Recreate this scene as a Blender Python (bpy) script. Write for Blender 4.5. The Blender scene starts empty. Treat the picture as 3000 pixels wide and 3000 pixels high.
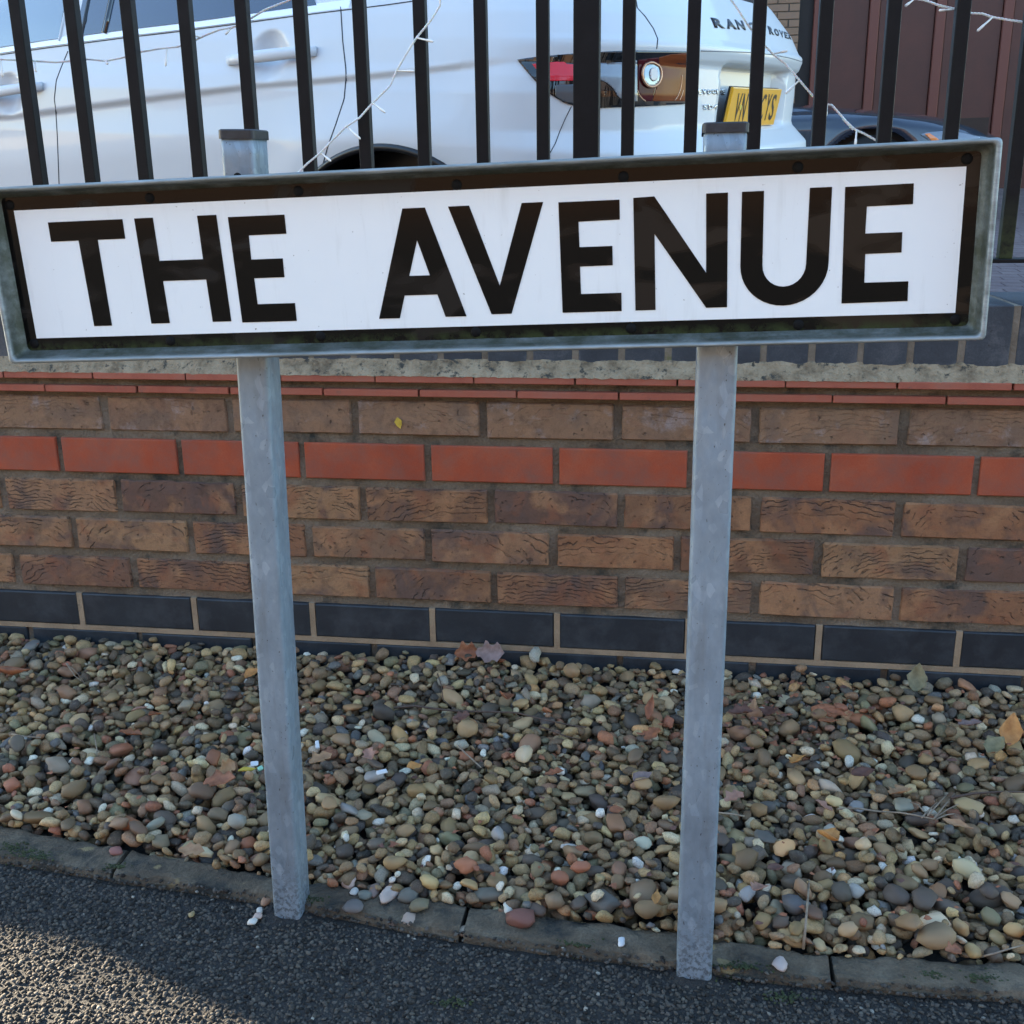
import bpy, bmesh, math, random
import numpy as np
from mathutils import Vector, Matrix, noise
from mathutils.bvhtree import BVHTree
from mathutils.geometry import tessellate_polygon

# ------------------------------------------------------------------ camera
F = 3162.798
YAW, PIT, ROL = -0.152967503, 0.292030200, -0.0142118381
CAM = np.array([1.09183702, -1.75941733, 0.720032407])
def cam_axes():
    cy, sy = math.cos(YAW), math.sin(YAW); cp, sp = math.cos(PIT), math.sin(PIT)
    f = np.array([sy*cp, cy*cp, -sp]); r = np.array([cy, -sy, 0.]); u = np.cross(r, f)
    cr, sr = math.cos(ROL), math.sin(ROL)
    return cr*r+sr*u, -sr*r+cr*u, f
RT, UP, FW = cam_axes()
sc = bpy.context.scene
C = sc.collection
cd = bpy.data.cameras.new('camera'); cam = bpy.data.objects.new('camera', cd); C.objects.link(cam)
cd.sensor_width = 36; cd.lens = 36*F/3000; cd.clip_start = 0.02; cd.clip_end = 500
M = Matrix(((RT[0], UP[0], -FW[0], CAM[0]), (RT[1], UP[1], -FW[1], CAM[1]), (RT[2], UP[2], -FW[2], CAM[2]), (0, 0, 0, 1)))
cam.matrix_world = M
sc.camera = cam
# ------------------------------------------------------------------ world + sun
SUN_EL = math.radians(15)
SUN_H = Vector((-0.93, 0.37)).normalized()
w = bpy.data.worlds.new('World'); sc.world = w; w.use_nodes = True
nt = w.node_tree
bg = nt.nodes['Background']
sky = nt.nodes.new('ShaderNodeTexSky'); sky.sky_type = 'NISHITA'; sky.sun_disc = False
sky.sun_elevation = SUN_EL
sky.sun_rotation = math.atan2(SUN_H.x, SUN_H.y)
sky.air_density = 1.2; sky.dust_density = 0.3; sky.ozone_density = 2.5
nt.links.new(sky.outputs[0], bg.inputs[0]); bg.inputs[1].default_value = 0.08
sd = bpy.data.lights.new('sun', 'SUN'); sd.energy = 5.0; sd.angle = math.radians(0.6); sd.color = (1, .85, .63)
so = bpy.data.objects.new('sun', sd); C.objects.link(so)
sdir = Vector((SUN_H.x*math.cos(SUN_EL), SUN_H.y*math.cos(SUN_EL), math.sin(SUN_EL)))
so.rotation_euler = sdir.to_track_quat('Z', 'Y').to_euler()
so.location = (-6, 3, 6)
vs = sc.view_settings
vs.view_transform = 'Standard'; vs.look = 'None'; vs.gamma = 1; vs.exposure = 3.42
vs.use_curve_mapping = False
sc.render.resolution_x = 1024; sc.render.resolution_y = 1024

# ------------------------------------------------------------------ helpers
def ray(px, py):
    return FW + RT*(px-1500)/F - UP*(py-1500)/F
def on_z(px, py, z):
    d = ray(px, py); return Vector(CAM + d*(z-CAM[2])/d[2])
def on_y(px, py, y):
    d = ray(px, py); return Vector(CAM + d*(y-CAM[1])/d[1])

def link(name, me, mats, parent=None, smooth=False):
    o = bpy.data.objects.new(name, me); C.objects.link(o)
    if mats is not None:
        if not isinstance(mats, (list, tuple)): mats = [mats]
        for m in mats: me.materials.append(m)
    if parent is not None: o.parent = parent
    if smooth: me.polygons.foreach_set('use_smooth', [True]*len(me.polygons))
    return o
def obj_bm(name, bm, mats, parent=None, smooth=False):
    me = bpy.data.meshes.new(name); bm.to_mesh(me); bm.free()
    return link(name, me, mats, parent, smooth)
def obj_pd(name, vs_, fs, mats, parent=None, smooth=False):
    me = bpy.data.meshes.new(name); me.from_pydata([tuple(v) for v in vs_], [], [tuple(f) for f in fs]); me.update()
    return link(name, me, mats, parent, smooth)
def empty(name, loc=(0, 0, 0), parent=None):
    o = bpy.data.objects.new(name, None); C.objects.link(o); o.location = loc; o.empty_display_size = .1
    if parent is not None: o.parent = parent
    return o
def tag(o, label, cat, group=None, kind=None):
    o['label'] = label; o['category'] = cat
    if group: o['group'] = group
    if kind: o['kind'] = kind
    return o
def box(bm, x0, x1, y0, y1, z0, z1, bev=0.0, seg=1):
    r = bmesh.ops.create_cube(bm, size=1)
    vs_ = r['verts']
    for v in vs_:
        v.co = Vector((x0+(v.co.x+.5)*(x1-x0), y0+(v.co.y+.5)*(y1-y0), z0+(v.co.z+.5)*(z1-z0)))
    if bev > 0:
        es = list({e for v in vs_ for e in v.link_edges})
        bmesh.ops.bevel(bm, geom=es, offset=bev, segments=seg, affect='EDGES', profile=.5)
def tube(bm, pts, rad, n=6, cap=True):
    pts = [Vector(p) for p in pts]; rings = []
    if not hasattr(rad, '__len__'): rad = [rad]*len(pts)
    prev = None
    for i, p in enumerate(pts):
        t = (pts[min(i+1, len(pts)-1)]-pts[max(i-1, 0)]).normalized()
        a = prev if prev is not None else (Vector((0, 0, 1)) if abs(t.z) < .9 else Vector((1, 0, 0)))
        u = (a - t*a.dot(t)).normalized(); v = t.cross(u); prev = u
        rings.append([bm.verts.new(p+(u*math.cos(2*math.pi*k/n)+v*math.sin(2*math.pi*k/n))*rad[i]) for k in range(n)])
    for a, b in zip(rings, rings[1:]):
        for k in range(n): bm.faces.new((a[k], a[(k+1) % n], b[(k+1) % n], b[k]))
    if cap:
        bm.faces.new(rings[0][::-1]); bm.faces.new(rings[-1])

# ------------------------------------------------------------------ materials
def mat(name, col=(.5, .5, .5), rough=.6, metal=0., **kw):
    m = bpy.data.materials.new(name); m.use_nodes = True
    b = m.node_tree.nodes['Principled BSDF']
    b.inputs['Base Color'].default_value = (*col, 1); b.inputs['Roughness'].default_value = rough
    b.inputs['Metallic'].default_value = metal
    for k, v in kw.items(): b.inputs[k].default_value = v
    return m
class N:
    """small node builder"""
    def __init__(s, m):
        s.t = m.node_tree; s.b = s.t.nodes['Principled BSDF']
    def n(s, typ, **kw):
        nd = s.t.nodes.new(typ)
        for k, v in kw.items(): setattr(nd, k, v)
        return nd
    def l(s, a, b): s.t.links.new(a, b)
    def val(s, nd, **kw):
        for k, v in kw.items(): nd.inputs[k].default_value = v
    def coord(s, which='Object', scale=(1, 1, 1), rnd=0):
        tc = s.n('ShaderNodeTexCoord'); mp = s.n('ShaderNodeMapping'); mp.inputs['Scale'].default_value = scale
        s.l(tc.outputs[which], mp.inputs['Vector'])
        if rnd:
            oi = s.n('ShaderNodeObjectInfo'); mu = s.n('ShaderNodeMath', operation='MULTIPLY'); mu.inputs[1].default_value = rnd
            s.l(oi.outputs['Random'], mu.inputs[0])
            cb = s.n('ShaderNodeCombineXYZ'); s.l(mu.outputs[0], cb.inputs[0]); s.l(mu.outputs[0], cb.inputs[1]); s.l(mu.outputs[0], cb.inputs[2])
            s.l(cb.outputs[0], mp.inputs['Location'])
        return mp.outputs[0]
    def noise(s, vec, scale=10, detail=4, rough=.55, dist=0):
        nd = s.n('ShaderNodeTexNoise'); s.l(vec, nd.inputs['Vector'])
        nd.inputs['Scale'].default_value = scale; nd.inputs['Detail'].default_value = detail
        nd.inputs['Roughness'].default_value = rough; nd.inputs['Distortion'].default_value = dist
        return nd.outputs['Fac']
    def ramp(s, fac, stops, interp='LINEAR'):
        r = s.n('ShaderNodeValToRGB'); r.color_ramp.interpolation = interp
        e = r.color_ramp.elements
        while len(e) < len(stops): e.new(.5)
        for i, (p, c) in enumerate(stops):
            e[i].position = p; e[i].color = (*c, 1) if len(c) == 3 else c
        s.l(fac, r.inputs[0]); return r.outputs[0]
    def g(s, fac, a, b):   # linear map a..b -> 0..1 clamped
        r = s.n('ShaderNodeMapRange'); s.l(fac, r.inputs[0]); r.inputs[1].default_value = a; r.inputs[2].default_value = b
        return r.outputs[0]
    def math(s, op, a, b=None):
        r = s.n('ShaderNodeMath', operation=op)
        for i, x in enumerate((a, b)):
            if x is None: continue
            if isinstance(x, (int, float)): r.inputs[i].default_value = x
            else: s.l(x, r.inputs[i])
        return r.outputs[0]
    def mix(s, fac, a, b, mode='MIX'):
        r = s.n('ShaderNodeMix', data_type='RGBA', blend_type=mode)
        for i, x in ((0, fac), (6, a), (7, b)):
            if isinstance(x, (int, float)): r.inputs[i].default_value = x
            elif isinstance(x, tuple): r.inputs[i].default_value = (*x, 1)
            else: s.l(x, r.inputs[i])
        return r.outputs[2]
    def bump(s, h, strength=.3, dist=.001):
        r = s.n('ShaderNodeBump'); r.inputs['Strength'].default_value = strength; r.inputs['Distance'].default_value = dist
        s.l(h, r.inputs['Height']); s.l(r.outputs[0], s.b.inputs['Normal']); return r
    def color(s, c): s.l(c, s.b.inputs['Base Color'])
    def rough(s, c): s.l(c, s.b.inputs['Roughness'])

def m_brown(name, pale=0.):
    m = mat(name, rough=.9); n = N(m)
    oi = n.n('ShaderNodeObjectInfo')
    v = n.coord('Object', rnd=37)
    r2 = n.math('FRACT', n.math('MULTIPLY', oi.outputs['Random'], 7.31)); r3 = n.math('FRACT', n.math('MULTIPLY', oi.outputs['Random'], 13.77))
    base = n.ramp(oi.outputs['Random'], [(0, (.26, .150, .083)), (.14, (.155, .080, .046)), (.28, (.31, .195, .108)), (.42, (.115, .072, .060)), (.57, (.27, .135, .068)), (.71, (.175, .100, .062)), (.85, (.33, .20, .115)), (1, (.135, .088, .072))])
    big = n.noise(v, 11, 4, .6, .8)
    c = n.mix(n.math('MULTIPLY', n.g(big, .48, .62), .85), base, (.098, .070, .066))
    b2 = n.noise(v, 16, 3, .5, .5)
    c = n.mix(n.math('MULTIPLY', n.g(b2, .50, .64), .7), c, (.36, .205, .108))
    b3 = n.noise(v, 23, 3, .5, .5)
    c = n.mix(n.math('MULTIPLY', n.g(b3, .55, .68), .6), c, (.24, .098, .050))
    if pale:
        c = n.mix(.5, c, (.235, .175, .125))
        e = n.noise(v, 22, 5, .7)
        c = n.mix(n.math('MULTIPLY', n.g(e, .55, .72), .8), c, (.34, .33, .36))
    fine = n.noise(v, 420, 3, .6)
    c = n.mix(n.math('MULTIPLY', n.g(fine, .3, .75), .35), c, (.09, .06, .045), 'MIX')
    # creases: bent rings round a centre below the brick, broken up by noise
    tc = n.n('ShaderNodeTexCoord'); sep = n.n('ShaderNodeSeparateXYZ'); n.l(tc.outputs['Object'], sep.inputs[0])
    r1 = n.math('SUBTRACT', oi.outputs['Random'], .5)
    dx = n.math('MULTIPLY', n.math('ADD', sep.outputs[0], n.math('MULTIPLY', r1, .16)), n.math('ADD', .35, n.math('MULTIPLY', r3, .4)))
    dz = n.math('ADD', sep.outputs[2], n.math('ADD', .035, n.math('MULTIPLY', r2, .04)))
    rr = n.math('SQRT', n.math('ADD', n.math('MULTIPLY', dx, dx), n.math('MULTIPLY', dz, dz)))
    wob = n.noise(v, 22, 4, .6)
    wob2 = n.noise(v, 130, 3, .6)
    rr = n.math('ADD', rr, n.math('ADD', n.math('MULTIPLY', wob, .034), n.math('MULTIPLY', wob2, .0035)))
    ring = n.math('PINGPONG', n.math('MULTIPLY', rr, n.math('ADD', 85, n.math('MULTIPLY', r2, 70))), .5)
    line = n.math('SUBTRACT', 1, n.g(ring, .01, .13))
    br = n.noise(v, 30, 4, .75)
    msk = n.g(n.math('ADD', br, n.math('MULTIPLY', r3, -.10)), .43, .52)
    up = n.g(rr, .058, .085)
    crease = n.math('MULTIPLY', n.math('MULTIPLY', line, msk), n.math('MULTIPLY', up, .25 if pale else 1))
    pit = n.math('MULTIPLY', n.g(n.noise(v, 95, 2, .5), .68, .74), .8)
    crease = n.math('MAXIMUM', crease, pit)
    c = n.mix(n.math('MULTIPLY', crease, .55), c, (.022, .017, .014))
    soot = n.math('MULTIPLY', n.g(n.noise(v, 55, 5, .75), .50, .66), .45)
    c = n.mix(soot, c, (.055, .038, .028))
    c = n.mix(1.0, c, (1.02, .88, .76) if pale else (1.02, .91, .80), 'MULTIPLY')
    n.color(c)
    h = n.math('SUBTRACT', n.math('ADD', n.math('MULTIPLY', fine, .12), n.math('MULTIPLY', n.noise(v, 60, 4, .6), .6)), n.math('MULTIPLY', crease, 1.1))
    n.bump(h, 1.0, .0035)
    return m
def m_speckle(name, stops, big=9, fine=300, rough=.85, bump=.4, bd=.001, rnd=0, dirt=None):
    m = mat(name, rough=rough); n = N(m); v = n.coord('Object', rnd=rnd)
    a = n.noise(v, big, 5, .6, .3); b = n.noise(v, fine, 3, .6)
    f = n.math('ADD', n.math('MULTIPLY', a, .75), n.math('MULTIPLY', b, .25))
    c = n.ramp(f, stops)
    if dirt:
        c = n.mix(n.g(n.noise(v, dirt[1], 5, .7), dirt[2], dirt[3]), c, dirt[0])
    n.color(c); n.bump(n.math('ADD', n.math('MULTIPLY', a, .5), b), bump, bd)
    return m
MB = m_brown('brown_brick'); MBP = m_brown('pale_brown_brick', 1)
MRED = m_speckle('red_brick', [(.3, (.25, .042, .016)), (.5, (.33, .062, .022)), (.7, (.38, .10, .045))], 9, 420, .85, .45, .0010, 23, ((.20, .085, .06), 17, .42, .78))
MTILE = m_speckle('red_tile', [(.3, (.27, .07, .042)), (.5, (.34, .095, .055)), (.7, (.30, .115, .075))], 18, 300, .85, .3, .0008, 23, ((.10, .075, .055), 40, .6, .8))
MBLUE = m_speckle('blue_brick', [(.35, (.009, .013, .018)), (.55, (.014, .020, .026)), (.75, (.03, .037, .045))], 14, 500, .55, .3, .0006, 23, ((.040, .047, .054), 13, .48, .72))
MCOP = m_speckle('blue_coping_brick', [(.3, (.014, .018, .024)), (.52, (.030, .036, .045)), (.75, (.10, .10, .105))], 20, 350, .6, .5, .001, 23, ((.012, .014, .016), 90, .62, .7))
MMORT = m_speckle('mortar', [(.3, (.070, .050, .032)), (.5, (.135, .103, .070)), (.7, (.22, .180, .135))], 8, 260, .95, .9, .003, 0, ((.022, .024, .020), 12, .53, .68))
MMTAN = m_speckle('tan_mortar', [(.3, (.20, .14, .085)), (.6, (.32, .235, .15))], 20, 300, .95, .8, .002, 0, ((.06, .055, .04), 14, .6, .75))
MFIL = m_speckle('pale_rough_mortar', [(.34, (.13, .09, .052)), (.48, (.28, .205, .125)), (.62, (.36, .275, .175)), (.75, (.32, .25, .20))], 26, 170, .97, 1., .006, 0, ((.05, .045, .035), 60, .56, .64))
MGALV = None
def m_galv():
    m = mat('galvanised_steel', rough=.45, metal=.25); n = N(m); v = n.coord('Object', (1, 1, .55))
    vo = n.n('ShaderNodeTexVoronoi'); vo.inputs['Scale'].default_value = 150; 
    vd = n.n('ShaderNodeVectorMath', operation='ADD'); n.l(v, vd.inputs[0])
    nz = n.n('ShaderNodeTexNoise'); nz.inputs['Scale'].default_value = 40; n.l(v, nz.inputs['Vector'])
    vm = n.n('ShaderNodeVectorMath', operation='SCALE'); n.l(nz.outputs['Color'], vm.inputs[0]); vm.inputs['Scale'].default_value = .009
    n.l(vm.outputs[0], vd.inputs[1]); n.l(vd.outputs[0], vo.inputs['Vector'])
    sp = n.math('MULTIPLY', n.g(n.n('ShaderNodeSeparateColor').outputs[0], 0, 1), 1)
    se = n.n('ShaderNodeSeparateColor'); n.l(vo.outputs['Color'], se.inputs[0])
    f = n.math('ADD', n.math('ADD', n.math('MULTIPLY', n.g(se.outputs[0], .8, 1.), .20), n.math('MULTIPLY', n.math('SUBTRACT', n.noise(v, 160, 3, .6), .5), .35)), n.math('MULTIPLY', n.noise(v, 14, 5, .6), .85))
    c = n.ramp(f, [(.25, (.175, .215, .25)), (.5, (.235, .29, .335)), (.85, (.35, .41, .46))])
    st = n.noise(n.coord('Object', (60, 60, 5)), 1.0, 4, .6)
    c = n.mix(n.math('MULTIPLY', n.g(st, .55, .72), .35), c, (.13, .13, .125))
    c = n.mix(n.g(n.noise(v, 420, 2, .5), .70, .76), c, (.06, .06, .06))
    tcz = n.n('ShaderNodeTexCoord'); spz = n.n('ShaderNodeSeparateXYZ'); n.l(tcz.outputs['Object'], spz.inputs[0])
    ft = n.math('MULTIPLY', n.g(spz.outputs[2], .10, .0), n.g(n.noise(n.coord('Object'), 190, 4, .75), .46, .60)); c = n.mix(n.math('MULTIPLY', ft, .85), c, (.035, .032, .026))
    n.color(c); n.rough(n.g(se.outputs[1], -.8, 2.2))
    n.bump(n.noise(v, 90, 4, .6), .25, .0008)
    return m
MGALV = m_galv()
def m_frame():
    m = mat('weathered_frame_metal', rough=.55, metal=.35); n = N(m); v = n.coord('Object')
    f = n.noise(n.coord('Object', (2, 10, 14)), 9, 5, .65)
    c = n.ramp(f, [(.3, (.16, .18, .17)), (.5, (.25, .28, .28)), (.7, (.36, .40, .41))])
    # inside of the channel darker all over, algae blotches on top
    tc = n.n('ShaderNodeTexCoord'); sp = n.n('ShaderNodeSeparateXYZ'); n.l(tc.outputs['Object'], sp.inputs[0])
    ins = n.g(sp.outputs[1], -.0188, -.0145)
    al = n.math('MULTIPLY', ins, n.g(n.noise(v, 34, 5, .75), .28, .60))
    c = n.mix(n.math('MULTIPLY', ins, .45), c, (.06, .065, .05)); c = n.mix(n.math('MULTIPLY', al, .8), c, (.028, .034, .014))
    n.color(c); n.bump(f, .35, .001)
    return m
MFRAME = m_frame()
def m_signblack():
    m = mat('black_sign_face', rough=.09, **{'Specular IOR Level': .2}); n = N(m); v = n.coord('Object')
    a = n.noise(n.coord('Object', (.55, 1, 1.3)), 17, 2.5, .5, .6)
    p = n.g(a, .54, .62)
    tc = n.n('ShaderNodeTexCoord'); sp = n.n('ShaderNodeSeparateXYZ'); n.l(tc.outputs['Object'], sp.inputs[0])
    warm = n.g(sp.outputs[0], -.1, .45)
    pc = n.mix(warm, (.0095, .0105, .0105), (.024, .016, .010))
    c = n.mix(p, (.0018, .0020, .0022), pc)
    gr = n.math('MULTIPLY', n.g(sp.outputs[2], -.066, -.074), n.g(n.noise(v, 60, 4, .7), .4, .6))
    c = n.mix(gr, c, (.028, .04, .015))
    n.color(c); n.rough(n.math('ADD', n.math('MULTIPLY', p, .25), .1))
    return m
MSB = m_signblack()
def m_white():
    m = mat('white_acrylic', (.78, .80, .81), rough=.16); n = N(m); v = n.coord('Object')
    f = n.noise(v, 7, 3, .5); c = n.mix(n.g(f, .3, .7), (.85, .88, .87), (.81, .845, .84))
    c = n.mix(n.g(n.noise(v, 260, 2, .5), .74, .79), c, (.35, .35, .33))
    st = n.noise(n.coord('Object', (26, 1, 3)), 1.5, 5, .7); c = n.mix(n.math('MULTIPLY', n.g(st, .56, .74), .22), c, (.45, .45, .41))
    n.color(c); return m
MWH = m_white()
MCAP = m_speckle('black_cap_plastic', [(.3, (.008, .008, .010)), (.7, (.028, .030, .034))], 60, 300, .5, .3)
MBOLT = mat('dark_bolt', (.006, .006, .006), .7, 0, **{'Specular IOR Level': .15})
def m_bar():
    m = mat('black_painted_steel', (.003, .003, .0035), rough=.5, **{'Specular IOR Level': .2}); n = N(m); v = n.coord('Object')
    c = n.mix(n.g(n.noise(v, 30, 4, .6), .45, .7), (.0028, .0028, .0034), (.006, .006, .007))
    tc = n.n('ShaderNodeTexCoord'); sp = n.n('ShaderNodeSeparateXYZ'); n.l(tc.outputs['Object'], sp.inputs[0])
    low = n.math('MULTIPLY', n.g(sp.outputs[2], .10, .0), n.g(n.noise(v, 60, 4, .7), .3, .55))
    c = n.mix(low, c, (.035, .042, .015))
    n.color(c); n.bump(n.noise(v, 160, 2, .5), .12, .0006); return m
MBAR = m_bar()
def m_pebble(name, attr):
    m = mat(name, rough=.75, **{'Specular IOR Level': .35}); n = N(m)
    if attr:
        a = n.n('ShaderNodeAttribute'); a.attribute_name = 'tone'; col = a.outputs['Color']; v = n.coord('Object')
    else:
        oi = n.n('ShaderNodeObjectInfo'); col = oi.outputs['Color']; v = n.coord('Object', rnd=31, scale=(.0125, .0125, .0125))
    f = n.noise(v, 120, 4, .65)
    c = n.mix(n.math('MULTIPLY', n.g(f, .35, .75), .55), col, n.mix(.5, col, (.05, .045, .035)))
    c = n.mix(n.math('MULTIPLY', n.g(n.noise(v, 70, 3, .6, 1.5), .60, .66), .22), c, (.34, .28, .19))
    c = n.mix(n.math('MULTIPLY', n.g(n.noise(v, 520, 4, .75), .48, .70), .6), c, (.035, .028, .022))
    c = n.mix(n.math('MULTIPLY', n.g(n.noise(v, 330, 4, .75), .56, .72), .45), c, (.36, .30, .21))
    n.color(c); n.bump(n.noise(v, 230, 5, .75), .8, .0020); n.rough(n.g(f, -.8, 1.1)); return m
MPA = m_pebble('pebble_mix', True); MPO = m_pebble('pebble_stone', False)
MKERB = m_speckle('weathered_concrete', [(.3, (.034, .025, .016)), (.5, (.088, .067, .043)), (.7, (.17, .135, .092))], 14, 280, .95, .9, .003, 11, ((.022, .022, .018), 22, .5, .64))
def m_kerb():
    m = MKERB; n = N(m)
    src = n.b.inputs['Base Color'].links[0].from_socket; v = n.coord('Object', rnd=11)
    c = n.mix(n.math('MULTIPLY', n.g(n.noise(v, 26, 2, .5), .66, .70), .7), src, (.26, .19, .085))
    n.color(c)
m_kerb()
MTAR = m_speckle('tarmac', [(.3, (.010, .009, .008)), (.55, (.020, .018, .016)), (.75, (.035, .032, .028))], 6, 420, .9, 1., .004)
MSOIL = m_speckle('dark_soil', [(.3, (.012, .010, .008)), (.7, (.03, .026, .02))], 20, 200, .95, .8, .004)
MROAD = m_speckle('road_asphalt', [(.3, (.035, .035, .036)), (.7, (.065, .063, .06))], 3, 150, .9, .6, .003)
MPAINT = mat('white_car_paint', (.60, .62, .64), .45, 0, **{'Coat Weight': .35, 'Coat Roughness': .05, 'Specular IOR Level': .3})
MGLASS = mat('dark_privacy_glass', (.012, .022, .05), .04, 0, **{'Coat Weight': .6, 'Coat Roughness': .02, 'IOR': 1.6})
MGLASF = mat('side_window_glass', (.06, .09, .11), .03, 0, **{'Coat Weight': 1.0, 'Coat Roughness': .02, 'IOR': 1.9})
MBLK = mat('black_trim', (.008, .008, .009), .35)
MGLOSSB = mat('gloss_black', (.004, .004, .005), .06, 0, **{'Coat Weight': 1.0})
MGAP = mat('panel_gap_dark', (.03, .035, .045), .7)
MTYRE = mat('tyre_rubber', (.012, .012, .012), .8)
MRIM = mat('alloy_rim', (.35, .36, .38), .3, .8)
MREDL = mat('red_lens', (.66, .025, .04), .08, 0, **{'Coat Weight': .3, 'Specular IOR Level': .3})
MDRED = mat('dark_red_lens', (.07, .012, .016), .12, 0, **{'Coat Weight': 0, 'Specular IOR Level': .12})
MCLEAR = mat('clear_lens', (.20, .22, .25), .15, .2, **{'Coat Weight': .2, 'Specular IOR Level': .3})
MAMB = mat('amber_lens', (.75, .2, .03), .15, 0, **{'Coat Weight': 1.0})
MCHR = mat('chrome', (.7, .7, .7), .08, 1.0)
MRING = mat('brass_tinted_ring', (.50, .28, .17), .25, .4)
MYEL = mat('yellow_plate', (.86, .42, .012), .35, 0, **{'Coat Weight': .5})
MNAVY = mat('navy_car_paint', (.010, .016, .030), .25, 0, **{'Coat Weight': 1.0, 'Coat Roughness': .03})
MWIRE = mat('clear_pvc_wire', (.85, .84, .80), .15, 0, **{'Coat Weight': .6, 'Subsurface Weight': .3, 'Subsurface Scale': .002})
MLED = mat('frosted_led', (.88, .84, .76), .15, 0, **{'Coat Weight': .6})
MGAR = m_speckle('maroon_door_panel', [(.3, (.052, .013, .007)), (.7, (.078, .019, .010))], 3, 60, .55, .2)
MGARR = mat('maroon_door_rib', (.12, .030, .018), .5)
MHB = m_speckle('house_brick', [(.3, (.17, .10, .06)), (.5, (.25, .155, .10)), (.7, (.21, .14, .105))], 4, 90, .9, .5, .003, 41)
MHM = mat('house_mortar', (.10, .085, .07), .95)
MROOF = mat('roof_tile', (.07, .05, .045), .9)
MPAV = m_speckle('block_paver', [(.3, (.085, .055, .055)), (.5, (.13, .09, .088)), (.7, (.17, .125, .115))], 6, 120, .9, .6, .003, 17)
MPJ = mat('paver_surface', (.06, .05, .045), .95)
def m_pj():
    n = N(MPJ); b = n.n('ShaderNodeTexBrick'); n.l(n.coord('Object'), b.inputs['Vector'])
    for k, v in (('Scale', 1.0), ('Mortar Size', .004), ('Brick Width', .2), ('Row Height', .1), ('Bias', 0)): b.inputs[k].default_value = v
    b.inputs['Color1'].default_value = (.10, .068, .064, 1); b.inputs['Color2'].default_value = (.145, .105, .10, 1); b.inputs['Mortar'].default_value = (.05, .042, .036, 1)
    n.color(n.mix(n.math('MULTIPLY', n.g(n.noise(n.coord('Object'), 3, 4, .6), .4, .7), .5), b.outputs['Color'], (.07, .055, .05)))
m_pj()
def m_attr(name, attr, rough=.85):
    m = mat(name, rough=rough, **{'Specular IOR Level': .25}); n = N(m); a = n.n('ShaderNodeAttribute'); a.attribute_name = attr
    n.color(a.outputs['Color']); n.bump(n.noise(n.coord('Object'), 900, 3, .6), .4, .0005); return m
MCHIP = m_attr('tarmac_chip', 'tone', .9)
MMOSS = m_speckle('moss', [(.3, (.012, .018, .006)), (.6, (.035, .045, .012)), (.8, (.07, .08, .02))], 60, 500, .95, .8, .002)

# ------------------------------------------------------------------ setting: ground
random.seed(4); rng = np.random.default_rng(4)
ZT = -0.120       # tarmac
def struct(name, o): o['kind'] = 'structure'; return o
bm = bmesh.new()
for (x0, x1, y0, y1) in ((-80, 80, -80, 80),):
    box(bm, x0, x1, y0, y1, -.40, -.16)
struct('ground', obj_bm('ground', bm, MROAD))
# pavement sheet in front of the edging
def edge_pt(px, py): return on_z(px, py, -.105)
back_px = [(-420, 2337), (0, 2412), (364, 2475), (876, 2570), (1387, 2643), (1979, 2722), (2091, 2743), (2433, 2783), (3000, 2813), (3500, 2830)]
front_px = [(-420, 2412), (0, 2501), (342, 2555), (791, 2622), (1342, 2729), (1979, 2812), (2438, 2868), (3000, 2904), (3500, 2925)]
back = [edge_pt(*p) for p in back_px]; front = [edge_pt(*p) for p in front_px]
for L_ in (back, front):
    L_.insert(0, L_[0]+(L_[0]-L_[1])*4); L_.append(L_[-1]+(L_[-1]-L_[-2])*5)
def lin(pts, x): return float(np.interp(x, [p.x for p in pts], [p.y for p in pts]))
def yb(x): return lin(back, x)
def yf(x): return lin(front, x)

pav = None
xs = np.linspace(-1.6, 3.2, 60)
V = []; Fc = []
for i, x in enumerate(xs):
    for y in (yf(x)-.001, -1.0, -2.6): V.append((x, y, ZT))
for i in range(len(xs)-1):
    for k in range(2): a = i*3+k; Fc.append((a, a+1, a+4, a+3))
pav = struct('pavement', obj_pd('pavement', V, [f[::-1] for f in Fc], MTAR))
bm = bmesh.new(); box(bm, -30, 30, -9, -2.62, -.159, -.155); struct('road', obj_bm('road', bm, MROAD))
bm = bmesh.new(); box(bm, -1.6, 3.2, -2.74, -2.602, -.158, ZT-.002, .008)
struct('kerb', obj_bm('kerb', bm, MKERB))

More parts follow.
